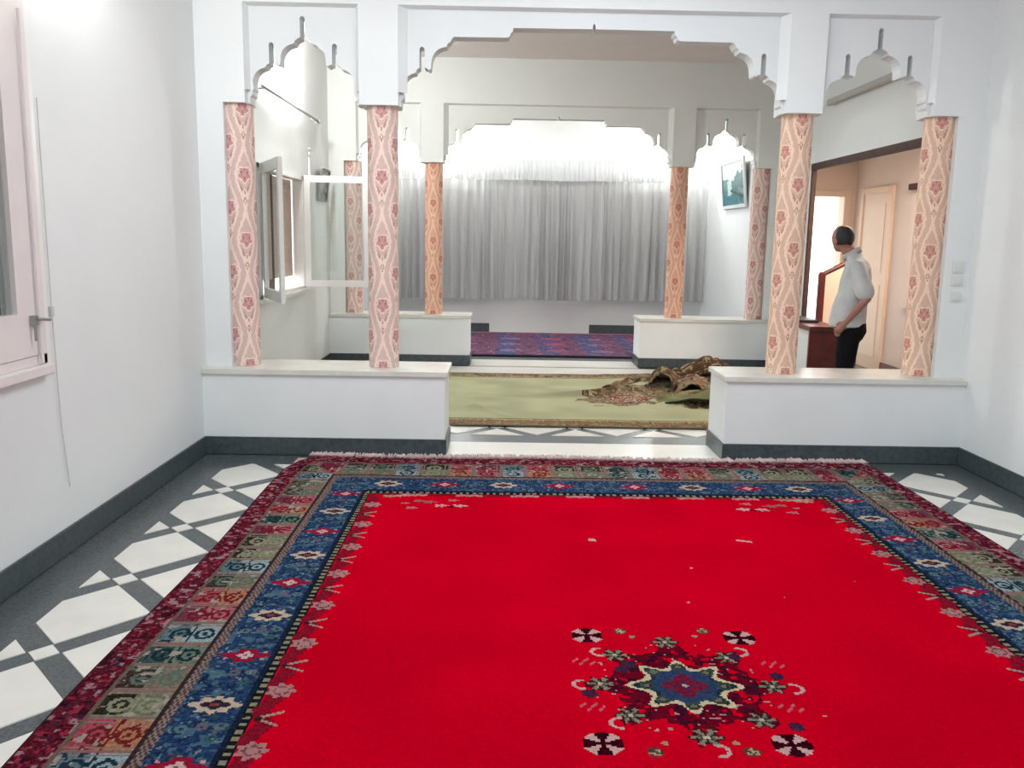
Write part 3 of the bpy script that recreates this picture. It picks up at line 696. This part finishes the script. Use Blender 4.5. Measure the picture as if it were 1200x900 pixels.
# ---------------------------------------------------------------- curtain on the back wall
cu = root('curtain', (0.7, 8.52, 0), 'wide grey sheer curtain with a pleated valance covering the far wall', 'curtain')
def drape(name, x0, x1, z0, z1, y, amp, per, m, seed, rows=14, hem=0.0):
    rng = np.random.RandomState(seed); n = int((x1-x0)/0.009); xs = np.linspace(x0, x1, n)
    ph = np.cumsum(0.7+0.9*vnoise((1, n), 22, rng)[0]); ph = ph/ph[-1]*(x1-x0)/per*2*PI
    am = 0.45+0.9*vnoise((1, n), 18, rng)[0]
    zz = np.linspace(z1, z0, rows); P = np.zeros((rows, n, 3))
    for i, z in enumerate(zz):
        u_ = i/(rows-1); a = amp*(0.55+0.45*u_)
        P[i, :, 0] = xs+0.010*np.sin(ph*0.37+u_*2); P[i, :, 1] = y+a*am*np.sin(ph+0.35*np.sin(u_*3+ph*0.13))+0.15*a*np.sin(ph*2.3+u_)
        P[i, :, 2] = z+(hem*np.sin(xs*5)*u_)
    return grid(name, P, None, m, cu)
cuts = [-1.95, -0.42, 0.50, 1.62, 3.36]
for k in range(4): drape('curtain_panel', cuts[k]-0.03, cuts[k+1]+0.04, 0.585+0.01*(k % 2), 2.80, 8.48+0.03*(k % 2), 0.050, 0.150, M['curtain'], 20+k, hem=0.006)
drape('valance', -1.96, 3.38, 2.545, 2.875, 8.40, 0.022, 0.072, M['valance'], 31, rows=6, hem=0.006)
bm = bmesh.new(); rod(bm, (-1.98, 8.42, 2.865), (3.39, 8.42, 2.865), 0.012); rod(bm, (-1.98, 8.50, 2.80), (3.39, 8.50, 2.80), 0.012)
for x_ in (-1.7, 0.7, 3.1): bx(bm, x_-0.01, x_+0.01, 8.40, YB, 2.85, 2.875)
from_bm('curtain_rail', bm, M['white'], cu)
M['nightglass'] = mat('dark_window_pane', (0.17, 0.15, 0.16), 0.15)
M['lilacframe'] = mat('grey_lilac_frame', (0.50, 0.46, 0.48), 0.5)
for n_w, (x0, x1) in enumerate(((-1.55, -0.15), (0.05, 1.25), (1.50, 2.95))):
    w_ = S(boxes('window_%d' % (n_w+3), [(x0, x1, YB-0.03, YB, 0.95, 1.01), (x0, x1, YB-0.03, YB, 2.36, 2.42), (x0, x0+0.06, YB-0.03, YB, 0.95, 2.42), (x1-0.06, x1, YB-0.03, YB, 0.95, 2.42), ((x0+x1)/2-0.04, (x0+x1)/2+0.04, YB-0.03, YB, 0.95, 2.42)], M['lilacframe']))
    for q in (0, 1): box('pane', (x0+0.06, (x0+x1)/2+0.04)[q], ((x0+x1)/2-0.04, x1-0.06)[q], YB-0.012, YB-0.004, 1.01, 2.36, M['nightglass'], w_)

# ---------------------------------------------------------------- lamps on the walls
def sconce(loc, nrm, label, power, color=(0.96, 1.0, 0.98)):
    r = root('wall_lamp', loc, label, 'lamp', 'glowing glass wall lamps')
    L = Vector(loc); n = Vector(nrm)
    bm = bmesh.new(); rod(bm, L, L+n*0.02, 0.05, 20); rod(bm, L+n*0.015, L+n*0.075+Vector((0, 0, -0.02)), 0.012, 8); from_bm('wall_plate', bm, M['white'], r)
    bm = bmesh.new(); c = L+n*0.10
    prof = [(0.018, -0.06), (0.050, -0.045), (0.078, -0.010), (0.088, 0.035), (0.083, 0.036), (0.07, -0.005), (0.045, -0.035), (0.0, -0.05)]
    ns = 24; rings = [[bm.verts.new((c.x+p*math.cos(2*PI*k/ns), c.y+p*math.sin(2*PI*k/ns), c.z+z)) for k in range(ns)] for p, z in prof[:-1]]
    for a, b in zip(rings[:-1], rings[1:]):
        for k in range(ns): bm.faces.new((a[k], a[(k+1) % ns], b[(k+1) % ns], b[k]))
    bm.faces.new(rings[0]); bm.faces.new(rings[-1])
    from_bm('glass_bowl', bm, M['lamp'], r, smooth=True)
    l = bpy.data.lights.new('lamp_bulb', 'POINT'); l.energy = power; l.color = color; l.shadow_soft_size = 0.07
    lo = bpy.data.objects.new('lamp_bulb', l); COL.objects.link(lo); lo.location = c+Vector((0, 0, 0.14))+n*0.02
sconce((XL, 2.62, 3.02), (1, 0, 0), 'glowing lamp on the left wall above the open window', 82)
sconce((-1.10, YB, 3.02), (0, -1, 0), 'glowing lamp above the curtain behind the left orange column', 112)
sconce((2.86, YB, 3.02), (0, -1, 0), 'glowing lamp above the curtain behind the right orange column', 130)
sconce((XL, -1.95, 3.05), (1, 0, 0), 'glowing lamp high on the left wall above the near window', 34)

# ---------------------------------------------------------------- rails on the side walls
bm = bmesh.new(); rod(bm, (XL+0.06, 1.62, 2.865), (XL+0.06, 3.98, 2.865), 0.012, 10)
for y_ in (1.75, 2.8, 3.85): rod(bm, (XL, y_, 2.865), (XL+0.06, y_, 2.865), 0.008, 8)
bmesh.ops.create_uvsphere(bm, u_segments=12, v_segments=8, radius=0.024, matrix=Matrix.Translation((XL+0.06, 3.99, 2.865)))
tag(from_bm('curtain_rod', bm, M['greyrail'], None, True), 'thin grey curtain rod above the open window on the left wall', 'curtain rod')
bm = bmesh.new(); bx(bm, XR-0.075, XR-0.035, 1.35, 3.12, 3.015, 3.075, 0.006)
for y_ in (1.5, 2.3, 3.0): bx(bm, XR-0.04, XR, y_-0.015, y_+0.015, 3.03, 3.06)
tag(from_bm('curtain_rail', bm, M['greyrail']), 'grey curtain rail above the opening behind the man', 'curtain rod')
bm = bmesh.new(); pts = [(XL+0.02, 3.62, 1.95), (XL+0.02, 3.62, 2.44), (XL+0.03, 3.60, 2.50), (XL+0.05, 3.55, 2.525), (XL+0.05, 3.48, 2.52)]
for a_, b_ in zip(pts[:-1], pts[1:]): rod(bm, a_, b_, 0.010, 8)
tag(from_bm('shutter_crank', bm, M['white'], None, True), 'thin white hooked rod on the wall above the open window sash', 'rod')

# ---------------------------------------------------------------- windows
def sash(parent, P0, P1, z0, z1, m, fw_=0.055, th=0.035, name='casement', handle=None):
    """sash between plan points P0 (hinge) and P1; its glass is a sub-part"""
    a = Vector((P0[0], P0[1], 0)); b = Vector((P1[0], P1[1], 0)); d = (b-a); L = d.length; d.normalize(); n = Vector((-d.y, d.x, 0))*th/2
    bm = bmesh.new()
    def seg(u0, u1, za, zb, m_=1.0):
        vs = []
        for u_ in (u0, u1):
            for s_ in (-1, 1):
                for z in (za, zb):
                    p = a+d*u_+n*s_*m_; vs.append(bm.verts.new((p.x, p.y, z)))
        i = vs
        for f in ((0, 1, 3, 2), (4, 6, 7, 5), (0, 4, 5, 1), (2, 3, 7, 6), (0, 2, 6, 4), (1, 5, 7, 3)): bm.faces.new([i[k] for k in f])
    seg(0, fw_, z0, z1); seg(L-fw_, L, z0, z1); seg(fw_, L-fw_, z0, z0+fw_*1.2); seg(fw_, L-fw_, z1-fw_*1.2, z1)
    o = from_bm(name, bm, m, parent)
    bm = bmesh.new(); a2 = a; seg(fw_, L-fw_, z0+fw_*1.2, z1-fw_*1.2, 0.12)
    g = from_bm('pane', bm, M['glass'], None); g.parent = o
    return o
# middle-room window
w2 = root('window_2', (XL, 2.48, 1.02), kind='structure')
fr_x0, fr_x1 = XL-0.10, XL+0.012
boxes('window_frame', [(fr_x0, fr_x1, W2[0], W2[0]+0.05, W2[2], W2[3]), (fr_x0, fr_x1, W2[1]-0.05, W2[1], W2[2], W2[3]), (fr_x0, fr_x1, W2[0], W2[1], W2[3]-0.05, W2[3]), (fr_x0, fr_x1, W2[0], W2[1], W2[2], W2[2]+0.03)], M['white'], w2, bev=0.003)
box('window_sill', XL-0.15, XL+0.05, W2[0]-0.05, W2[1]+0.05, W2[2]-0.04, W2[2], M['white'], w2, bev=0.004)
bm_z = 1.16
k = 0
while bm_z < W2[3]-0.06:                      # roller shutter, lowered almost to the sill
    box('slat', XL-0.125, XL-0.112, W2[0]+0.05, W2[1]-0.05, bm_z, bm_z+0.0495, M['shutter'], w2, bev=0.004); bm_z += 0.048
box('shutter_guide', XL-0.15, XL-0.10, 2.46, 2.50, W2[2], W2[3], M['brownwood'], w2)
s1 = sash(w2, (XL+0.03, 3.31), (-1.455, 3.37), 1.045, 2.225, M['white'], fw_=0.058)
s2 = sash(w2, (XL+0.03, 1.66), (-1.80, 0.93), 1.035, 2.215, M['white'], fw_=0.075)
# front-room window on the left edge
w1 = root('window_1', (XL, -2.9, 0.98), kind='structure')
boxes('window_frame', [(XL-0.08, XL+0.02, W1[0], W1[0]+0.06, W1[2], W1[3]), (XL-0.08, XL+0.02, W1[1]-0.07, W1[1], W1[2], W1[3]), (XL-0.08, XL+0.02, W1[0], W1[1], W1[3]-0.06, W1[3]), (XL-0.08, XL+0.02, W1[0], W1[1], W1[2], W1[2]+0.05)], M['pinkwhite'], w1, bev=0.004)
boxes('window_trim', [(XL, XL+0.014, W1[1], W1[1]+0.045, W1[2]-0.02, W1[3]+0.06), (XL, XL+0.014, W1[0], W1[1]+0.045, W1[3], W1[3]+0.06)], M['white'], w1, bev=0.003)
box('window_sill', XL-0.10, XL+0.05, W1[0]-0.05, W1[1]+0.004, W1[2]-0.05, W1[2], M['pinkwhite'], w1, bev=0.006)
c1 = sash(w1, (XL+0.0, -2.235), (XL+0.0, -2.88), 1.03, 2.60, M['pinkwhite'], fw_=0.165, th=0.05)
c2 = sash(w1, (XL+0.0, -3.53), (XL+0.0, -2.89), 1.03, 2.60, M['pinkwhite'], fw_=0.165, th=0.05)
bm = bmesh.new(); rod(bm, (XL+0.045, -2.30, 1.20), (XL+0.045, -2.30, 1.10), 0.006); bx(bm, XL+0.02, XL+0.05, -2.31, -2.27, 1.17, 1.215, 0.004); rod(bm, (XL+0.05, -2.29, 1.20), (XL+0.07, -2.21, 1.19), 0.007)
hd = from_bm('window_handle', bm, M['steel'], None); hd.parent = c1; hd['label'] = 'grey metal window handle'
bm = bmesh.new(); rod(bm, (XL+0.04, -2.245, 0.99), (XL+0.04, -2.245, 2.55), 0.008)
from_bm('bolt_rod', bm, M['pinkwhite'], None).parent = c1
zz = 1.0
while zz < W1[3]-0.05:
    box('slat', XL-0.20, XL-0.185, W1[0], W1[1], zz, zz+0.046, M['dark'], w1); zz += 0.048
bm = bmesh.new(); pts = [(XL+0.012, -2.085, 2.20), (XL+0.012, -2.08, 1.2), (XL+0.010, -2.06, 0.66), (XL+0.012, -2.02, 0.33)]
for a_, b_ in zip(pts[:-1], pts[1:]): rod(bm, a_, b_, 0.0028, 6)
bx(bm, XL, XL+0.02, -2.10, -2.07, 1.19, 1.24, 0.003)
tag(from_bm('blind_cord', bm, mat('pale_cord', (0.58, 0.57, 0.56), 0.7)), 'thin cord hanging down the left wall beside the near window', 'cord')

# ---------------------------------------------------------------- pictures
def art(w, h, seed, grey):
    rng = np.random.RandomState(seed); ny, nx = h, w
    V, U = np.meshgrid(np.linspace(1, 0, ny), np.linspace(0, 1, nx), indexing='ij')
    I = np.zeros((ny, nx, 3)); I[:] = C8(178, 196, 196)
    n = vnoise((ny, nx), 7, rng); n2 = vnoise((ny, nx), 3, rng)
    I[(V > 0.55+0.12*n)] = C8(206, 218, 218)
    I[(V < 0.60-0.25*U+0.18*n) | ((U > 0.55) & (V < 0.35+0.5*U*n+0.2))] = C8(96, 126, 128)
    I[(V < 0.40+0.2*(n2-0.5))] = C8(70, 104, 110)
    I[(np.abs(U-0.30-0.03*n2) < 0.10) & (V > 0.22) & (V < 0.58)] = C8(176, 204, 196)
    I[(V < 0.22+0.06*n2)] = C8(52, 106, 118); I[(np.abs(V-0.30+0.35*(U-0.5)) < 0.03) & (U > 0.35)] = C8(44, 66, 70)
    I[(U > 0.7) & (V < 0.4) & (n > 0.5)] = C8(112, 142, 130)
    I += (n2[..., None]-0.5)*0.12
    if grey: g = I.mean(-1, keepdims=True); I = (g*0.75+0.05)*np.array([1, 1.0, 1.04])
    return I
M['art'] = attr_mat('printed_picture', 0.35, bump=0)
def picture(name, label, X, sgn, y0, y1, zb, zt, lean, frame_m, grey, fw_=0.045):
    """hangs on the wall x=X, leaning forward by `lean` at the top; sgn points into the room"""
    r = root(name, (X, (y0+y1)/2, zb), label, 'picture', 'pictures hung on the side walls')
    def pt(v, z, off): k = (z-zb)/(zt-zb); return (X+sgn*(0.012+off+lean*k), v, z)
    def slab_(bm, ya, yb, za, zb_, o0, o1):
        vs = [bm.verts.new(pt(y, z, o)) for o in (o0, o1) for y, z in ((ya, za), (yb, za), (yb, zb_), (ya, zb_))]
        for f in ((0, 1, 2, 3), (7, 6, 5, 4), (0, 4, 5, 1), (1, 5, 6, 2), (2, 6, 7, 3), (3, 7, 4, 0)): bm.faces.new([vs[k] for k in f])
    bm = bmesh.new()
    slab_(bm, y0, y0+fw_, zb, zt, 0, 0.03); slab_(bm, y1-fw_, y1, zb, zt, 0, 0.03); slab_(bm, y0+fw_, y1-fw_, zb, zb+fw_, 0, 0.03); slab_(bm, y0+fw_, y1-fw_, zt-fw_, zt, 0, 0.03)
    from_bm('frame', bm, frame_m, r)
    bm = bmesh.new(); slab_(bm, y0+0.01, y1-0.01, zb+0.01, zt-0.01, 0.0, 0.004); from_bm('backing_board', bm, M['brownwood'], r)
    I = art(60, 70, 4, grey); nyy, nxx = I.shape[:2]
    P = np.zeros((nyy+1, nxx+1, 3))
    ya, yb = (y1-fw_, y0+fw_) if sgn < 0 else (y0+fw_, y1-fw_)
    for i in range(nyy+1):
        z = zt-fw_-(zt-zb-2*fw_)*i/nyy
        for j in range(nxx+1): P[i, j] = pt(ya+(yb-ya)*j/nxx, z, 0.012)
    grid('print', P, I, M['art'], r, smooth=False)
picture('picture', 'large misty landscape picture in a silver frame, leaning forward on the right wall', XR, -1, 6.12, 7.42, 2.09, 2.79, 0.075, M['steel'] if False else mat('silver_white_frame', (0.62, 0.64, 0.65), 0.35), False, 0.05)
picture('picture', 'small grey picture in a dark frame on the left wall behind the open sash', XL, 1, 4.05, 4.48, 1.99, 2.36, 0.05, mat('grey_frame', (0.16, 0.16, 0.16), 0.4), True, 0.02)

# ---------------------------------------------------------------- switches on the right pier
for k, (z, h_) in enumerate(((1.45, 0.085), (1.35, 0.075), (1.235, 0.075))):
    r = root('light_switch', (3.32, 0.11, z), ('topmost of the three white light switches on the right pier', 'middle one of the three white light switches on the right pier', 'lowest of the three white light switches on the right pier')[k], 'switch', 'white light switches on the right pier')
    box('switch_plate', 3.277, 3.363, 0.100, 0.111, z-h_/2, z+h_/2, M['plate'], r, bev=0.003)
    box('rocker', 3.300, 3.340, 0.094, 0.102, z-h_/3.2, z+h_/3.2, M['plate'], r, bev=0.002)

# ---------------------------------------------------------------- stair hall behind the right wall
S(boxes('wall_hall', [(XR+0.04, 3.80, 5.9, 6.1, 0, 2.75), (3.80, 4.66, 5.9, 6.1, 2.24, 2.75), (4.66, 5.1, 5.9, 6.1, 0, 2.75)], M['peach']))
S(boxes('wall_hall_side', [(4.82, 5.0, -0.4, 6.1, 0, 2.75)], M['palewall']))
S(box('wall_hall_near', XR+0.04, 5.0, -0.5, -0.4, 0, 2.75, M['palewall']))
S(box('ceiling_hall', XR+0.04, 5.0, -0.5, 6.1, 2.75, 2.85, M['peach']))
S(boxes('trim_3', [(4.66, 4.74, 5.87, 5.9, 0, 2.32), (3.72, 3.80, 5.87, 5.9, 0, 2.32), (3.80, 4.66, 5.87, 5.9, 2.24, 2.32)], M['peach2'], bev=0.004))
S(boxes('baseboard_hall', [(4.80, 4.82, 0.0, 4.66, 0, 0.13), (4.74, 4.82, 5.86, 5.9, 0, 0.13)], M['mahog'], bev=0.003))
S(box('baseboard_hall_end', 4.79, 4.82, 5.40, 5.86, 0, 0.14, M['mahog']))
d1 = root('door_1', (4.82, 5.1, 0), kind='structure')
boxes('door_frame', [(4.78, 4.82, 4.66, 4.76, 0, 2.33), (4.78, 4.82, 5.54, 5.62, 0, 2.33), (4.78, 4.82, 4.76, 5.54, 2.25, 2.33)], M['peach2'], d1, bev=0.004)
box('door_leaf', 4.80, 4.82, 4.76, 5.54, 0.0, 2.25, M['peach2'], d1)
box('door_panel', 4.793, 4.80, 4.86, 5.44, 1.25, 2.12, M['peach2'], d1, bev=0.004)
box('door_panel', 4.793, 4.80, 4.86, 5.44, 0.15, 1.10, M['peach2'], d1, bev=0.004)
bl = root('wall_blind', (4.8, 3.9, 0.86), 'pale blind hanging below a short dark brown rail on the hall wall', 'blind')
box('rail', 4.74, 4.82, 3.55, 4.16, 2.24, 2.31, M['brownwood'], bl, bev=0.004)
box('cloth', 4.785, 4.80, 3.55, 4.14, 0.86, 2.24, M['palewall'], bl)
# balustrade and handrail of the stairs
hr = root('stair_handrail', (3.63, 3.7, 0), 'dark red wooden stair post and sloping handrail to the left of the man', 'handrail')
box('post', 3.60, 3.67, 3.67, 3.73, 0.0, 1.27, M['mahog'], hr, bev=0.006)
bm = bmesh.new(); rod(bm, (3.62, 3.70, 1.245), (3.90, 3.70, 1.39), 0.026, 8); rod(bm, (3.62, 3.70, 1.245), (3.64, 3.70, 1.27), 0.03, 8); from_bm('rail', bm, M['mahog'], hr)
bm = bmesh.new(); prism(bm, [(3.67, 0.0), (3.90, 0.0), (3.90, 1.36), (3.67, 1.24)], 3.69, 3.71); from_bm('infill_panel', bm, M['peach2'], hr)
pw = root('parapet', (3.15, 2.8, 0), 'white low parapet with a dark red wooden top and end board beside the man', 'parapet')
box('wall_body', 3.04, 3.30, 2.26, 3.52, 0.0, 0.755, M['low'], pw)
box('end_board', 3.02, 3.32, 2.22, 2.26, 0.0, 0.755, M['mahog'], pw, bev=0.004)
box('wooden_top', 3.005, 3.335, 2.19, 3.55, 0.755, 0.80, M['mahog'], pw, bev=0.006)
tag(box('tray', 3.03, 3.25, 2.62, 3.30, 0.801, 0.826, M['dark'], None, bev=0.006), 'flat black tray lying on the dark red parapet top', 'tray')

# ---------------------------------------------------------------- the man
def ell(bm, c, r, rot=None, seg=20):
    mt = Matrix.Translation(c)
    if rot is not None: mt = mt @ rot
    mt = mt @ Matrix.Diagonal((*r, 1)); bmesh.ops.create_uvsphere(bm, u_segments=seg, v_segments=seg//2+2, radius=1, matrix=mt)
def loft(bm, rings, n=24, cap=True):
    """rings: list of (centre, ax(Vector half axis 1), ay(Vector half axis 2), power)"""
    R_ = []
    for c, ax, ay in rings:
        c = Vector(c); ax = Vector(ax); ay = Vector(ay)
        R_.append([bm.verts.new(c+ax*math.cos(2*PI*k/n)+ay*math.sin(2*PI*k/n)) for k in range(n)])
    for a, b in zip(R_[:-1], R_[1:]):
        for k in range(n): bm.faces.new((a[k], a[(k+1) % n], b[(k+1) % n], b[k]))
    if cap: bm.faces.new(list(reversed(R_[0]))); bm.faces.new(R_[-1])
def limb(bm, pts, rad, n=16, flat=1.0, ball=True):
    """smooth tapered limb through pts"""
    pts = [Vector(p) for p in pts]; fine = []; fr_ = []
    for i in range(len(pts)-1):
        for k in range(5):
            u_ = k/5; fine.append(pts[i].lerp(pts[i+1], u_)); fr_.append(rad[i]+(rad[i+1]-rad[i])*u_)
    fine.append(pts[-1]); fr_.append(rad[-1])
    rings = []
    for i, p in enumerate(fine):
        d = (fine[min(i+1, len(fine)-1)]-fine[max(i-1, 0)]).normalized()
        a = d.cross(Vector((0, 0, 1))) if abs(d.z) < 0.9 else d.cross(Vector((1, 0, 0))); a.normalize(); b = d.cross(a)
        rings.append((p, a*fr_[i], b*fr_[i]*flat))
    loft(bm, rings, n)
    if ball:
        for p, r_ in zip(pts, rad): ell(bm, p, (r_*0.99,)*3, seg=14)
def remeshed(name, bm, m, parent, vox, smooth=6, boneless=None):
    me0 = bpy.data.meshes.new('tmp'); bmesh.ops.recalc_face_normals(bm, faces=bm.faces); bm.to_mesh(me0); bm.free()
    ob = bpy.data.objects.new('tmp', me0); COL.objects.link(ob)
    r_ = ob.modifiers.new('r', 'REMESH'); r_.mode = 'VOXEL'; r_.voxel_size = vox; r_.use_smooth_shade = True
    s_ = ob.modifiers.new('s', 'SMOOTH'); s_.iterations = smooth; s_.factor = 0.5
    dg = bpy.context.evaluated_depsgraph_get(); me = bpy.data.meshes.new_from_object(ob.evaluated_get(dg)); me.name = name
    bpy.data.objects.remove(ob); me.materials.clear(); me.materials.append(m)
    o = bpy.data.objects.new(name, me); COL.objects.link(o); o.parent = parent
    return o
# local frame: +x forward, +y the man's left, z up
man = root('person', (3.075, 1.40, 0.0), 'man in a pale grey short-sleeved shirt and black trousers, hand in pocket, seen from behind', 'person')
man.rotation_euler.z = math.radians(160)
man['org'] = (0, 0, 0)
HEAD = Vector((0.110, 0.0, 1.645)); HR = Matrix.Rotation(math.radians(-50), 4, 'Z')
def hd_(x, y, z): return HEAD+(HR @ Vector((x, y, z)))
def arm_pts(s): return [Vector((-0.015, s*0.150, 1.395)), Vector((-0.115, s*0.235, 1.145)), Vector((0.035, s*0.185, 0.935))]
def arm(bm, s):
    a, e, w_ = arm_pts(s)
    limb(bm, [a, a.lerp(e, 0.5), e], [0.050, 0.045, 0.037]); limb(bm, [e, e.lerp(w_, 0.4), w_], [0.037, 0.037, 0.025], flat=0.9)
    d = (w_-e).normalized(); h0 = w_+d*0.045; k0 = w_+d*0.085
    limb(bm, [w_, h0, k0], [0.026, 0.033, 0.034], flat=0.55)
    sidev = Vector((0.75, 0, 0.55)).normalized()
    for q in range(4):
        o_ = (q-1.5)*0.0175; ln = (0.062, 0.072, 0.068, 0.052)[q]
        b0 = k0+sidev*o_-d*0.008; b1 = b0+d*ln*0.55; b2 = b1+(d*0.4+Vector((0.1, -s*0.35, -0.6))).normalized()*ln*0.5
        limb(bm, [b0, b1, b2], [0.0095, 0.0088, 0.0075], n=8)
    t0 = w_+d*0.02+sidev*0.020; t1 = t0+(d*0.7+sidev*0.7)*0.032; t2 = t1+(d*0.9+sidev*0.2)*0.028
    limb(bm, [t0, t1, t2], [0.012, 0.0105, 0.009], n=8)
bm = bmesh.new()
ell(bm, hd_(0, 0, 0.018), (0.096, 0.074, 0.100)); ell(bm, hd_(0.030, 0, -0.045), (0.062, 0.056, 0.068)); ell(bm, hd_(0.048, 0, -0.088), (0.032, 0.032, 0.024))
ell(bm, hd_(0.062, 0, 0.0), (0.032, 0.052, 0.050)); ell(bm, hd_(-0.04, 0, -0.02), (0.052, 0.058, 0.060))
limb(bm, [hd_(0.086, 0, 0.010), hd_(0.106, 0, -0.028)], [0.010, 0.015], n=10); ell(bm, hd_(0.084, 0, -0.060), (0.014, 0.026, 0.010))
for s in (-1, 1):
    ell(bm, hd_(0.000, s*0.076, -0.018), (0.019, 0.009, 0.031), HR); ell(bm, hd_(0.082, s*0.030, 0.024), (0.013, 0.018, 0.007)); ell(bm, hd_(0.060, s*0.042, -0.025), (0.020, 0.018, 0.022))
limb(bm, [(-0.010, 0, 1.42), (0.030, 0, 1.50), (0.080, 0, 1.58)], [0.068, 0.057, 0.055])
loft(bm, [((0, 0, 0.86), (0.095, 0, 0), (0, 0.145, 0)), ((0, 0, 0.98), (0.105, 0, 0), (0, 0.145, 0)), ((0.0, 0, 1.12), (0.10, 0, 0), (0, 0.14, 0)), ((-0.015, 0, 1.28), (0.105, 0, 0), (0, 0.150, 0)), ((-0.02, 0, 1.37), (0.085, 0, 0), (0, 0.140, 0)), ((-0.015, 0, 1.45), (0.05, 0, 0), (0, 0.09, 0))])
for s in (-1, 1):
    arm(bm, s)
    limb(bm, [(0.0, s*0.085, 0.90), (0.015, s*0.095, 0.50), (-0.01, s*0.10, 0.09)], [0.085, 0.055, 0.038])
    limb(bm, [(-0.03, s*0.10, 0.05), (0.09, s*0.115, 0.035)], [0.034, 0.028])
body = remeshed('body', bm, M['skin'], man, 0.0068, 3)
# hair: cap on the back and sides of the skull, thin on the crown
bm = bmesh.new(); bmesh.ops.create_uvsphere(bm, u_segments=40, v_segments=28, radius=1, matrix=Matrix.Translation(HEAD) @ HR @ Matrix.Translation((-0.006, 0, 0.016)) @ Matrix.Diagonal((0.104, 0.083, 0.106, 1)))
inv = (Matrix.Translation(HEAD) @ HR).inverted(); dele = []
for f in bm.faces:
    c = inv @ f.calc_center_median(); front = c.x > 0.055-0.25*max(0, -c.z) or (c.z < 0.0 and c.x > 0.008)
    low = c.z < -0.046-0.25*max(0, c.x)
    bald = (math.hypot((c.x+0.012)/0.052, (c.y)/0.042) < 1 and c.z > 0.04) or (c.z > 0.09 and c.x > 0.0)
    if front or low or bald: dele.append(f)
bmesh.ops.delete(bm, geom=dele, context='FACES')
bmesh.ops.solidify(bm, geom=bm.faces[:], thickness=0.010)
o = from_bm('hair', bm, M['hair'], man, True); o.location = (0, 0, 0); o['label'] = 'short black hair thinning at the crown'
# shirt
bm = bmesh.new()
loft(bm, [((0.020, 0, 0.885), (0.158, 0, 0), (0, 0.184, 0)), ((0.018, 0, 0.96), (0.154, 0, 0), (0, 0.182, 0)), ((0.012, 0, 1.06), (0.146, 0, 0), (0, 0.170, 0)), ((-0.010, 0, 1.18), (0.130, 0, 0), (0, 0.176, 0)), ((-0.024, 0, 1.30), (0.130, 0, 0), (0, 0.190, 0)),
          ((-0.030, 0, 1.39), (0.112, 0, 0), (0, 0.186, 0)), ((-0.020, 0, 1.455), (0.092, 0, 0), (0, 0.148, 0)), ((0.004, 0, 1.500), (0.078, 0, 0), (0, 0.092, 0)), ((0.022, 0, 1.535), (0.060, 0, 0), (0, 0.064, 0))], n=32)
for s in (-1, 1):
    a, e, w_ = arm_pts(s)
    limb(bm, [a+Vector((-0.005, -s*0.02, 0.005)), a.lerp(e, 0.35)+Vector((0, s*0.01, 0)), a.lerp(e, 0.78)], [0.074, 0.076, 0.082], n=20)
sh = remeshed('shirt', bm, M['shirt'], man, 0.010, 3)
bm = bmesh.new()
nr = 28; pr = [(0.068, 1.455), (0.068, 1.488), (0.064, 1.505), (0.058, 1.503), (0.061, 1.480)]
R_ = [[bm.verts.new((0.022+0.38*(z-1.47)+(r_+0.004)*math.cos(2*PI*k/nr), r_*math.sin(2*PI*k/nr), z+0.040-0.042*math.cos(2*PI*k/nr))) for k in range(nr)] for r_, z in pr]
for a, b in zip(R_, R_[1:]+R_[:1]):
    for k in range(nr): bm.faces.new((a[k], a[(k+1) % nr], b[(k+1) % nr], b[k]))
o = from_bm('collar', bm, M['shirt'], man, True); o.location = (0, 0, 0)
# trousers
bm = bmesh.new()
loft(bm, [((0.0, 0, 1.00), (0.118, 0, 0), (0, 0.155, 0)), ((-0.008, 0, 0.93), (0.128, 0, 0), (0, 0.168, 0)), ((-0.015, 0, 0.84), (0.132, 0, 0), (0, 0.170, 0)), ((-0.005, 0, 0.76), (0.105, 0, 0), (0, 0.155, 0))], n=28)
for s in (-1, 1):
    limb(bm, [(-0.005, s*0.085, 0.84), (0.012, s*0.092, 0.62), (0.015, s*0.098, 0.48), (-0.005, s*0.102, 0.25), (-0.008, s*0.104, 0.085)], [0.096, 0.086, 0.070, 0.062, 0.062], n=20)
tr_ = remeshed('trousers', bm, M['trousers'], man, 0.012, 5)
bm = bmesh.new(); loft(bm, [((0.0, 0, 0.975), (0.126, 0, 0), (0, 0.163, 0)), ((0.0, 0, 1.01), (0.124, 0, 0), (0, 0.161, 0))], n=28); o = from_bm('belt', bm, M['shoe'], man, True); o.location = (0, 0, 0)
for s in (-1, 1):
    bm = bmesh.new(); limb(bm, [(-0.045, s*0.106, 0.045), (0.04, s*0.112, 0.042), (0.135, s*0.125, 0.032)], [0.044, 0.045, 0.032], n=14)
    for v in bm.verts: v.co.z = max(v.co.z, 0.0)
    o = from_bm('shoe', bm, M['shoe'], man, True); o.location = (0, 0, 0)
# spectacles
bm = bmesh.new()
for s in (-1, 1):
    rod(bm, hd_(0.000, s*0.080, 0.008), hd_(0.098, s*0.066, 0.010), 0.0022, 6)
    c = hd_(0.104, s*0.034, 0.004); prev = None
    for k in range(13):
        p = hd_(0.104, s*0.034+0.026*math.cos(2*PI*k/12), 0.004+0.019*math.sin(2*PI*k/12))
        if prev is not None: rod(bm, prev, p, 0.002, 5)
        prev = p
rod(bm, hd_(0.106, -0.009, 0.006), hd_(0.106, 0.009, 0.006), 0.002, 6)
o = from_bm('spectacles', bm, M['steel'], man, True); o.location = (0, 0, 0)

for o in list(bpy.data.objects):
    if 'org' in o.keys(): del o['org']
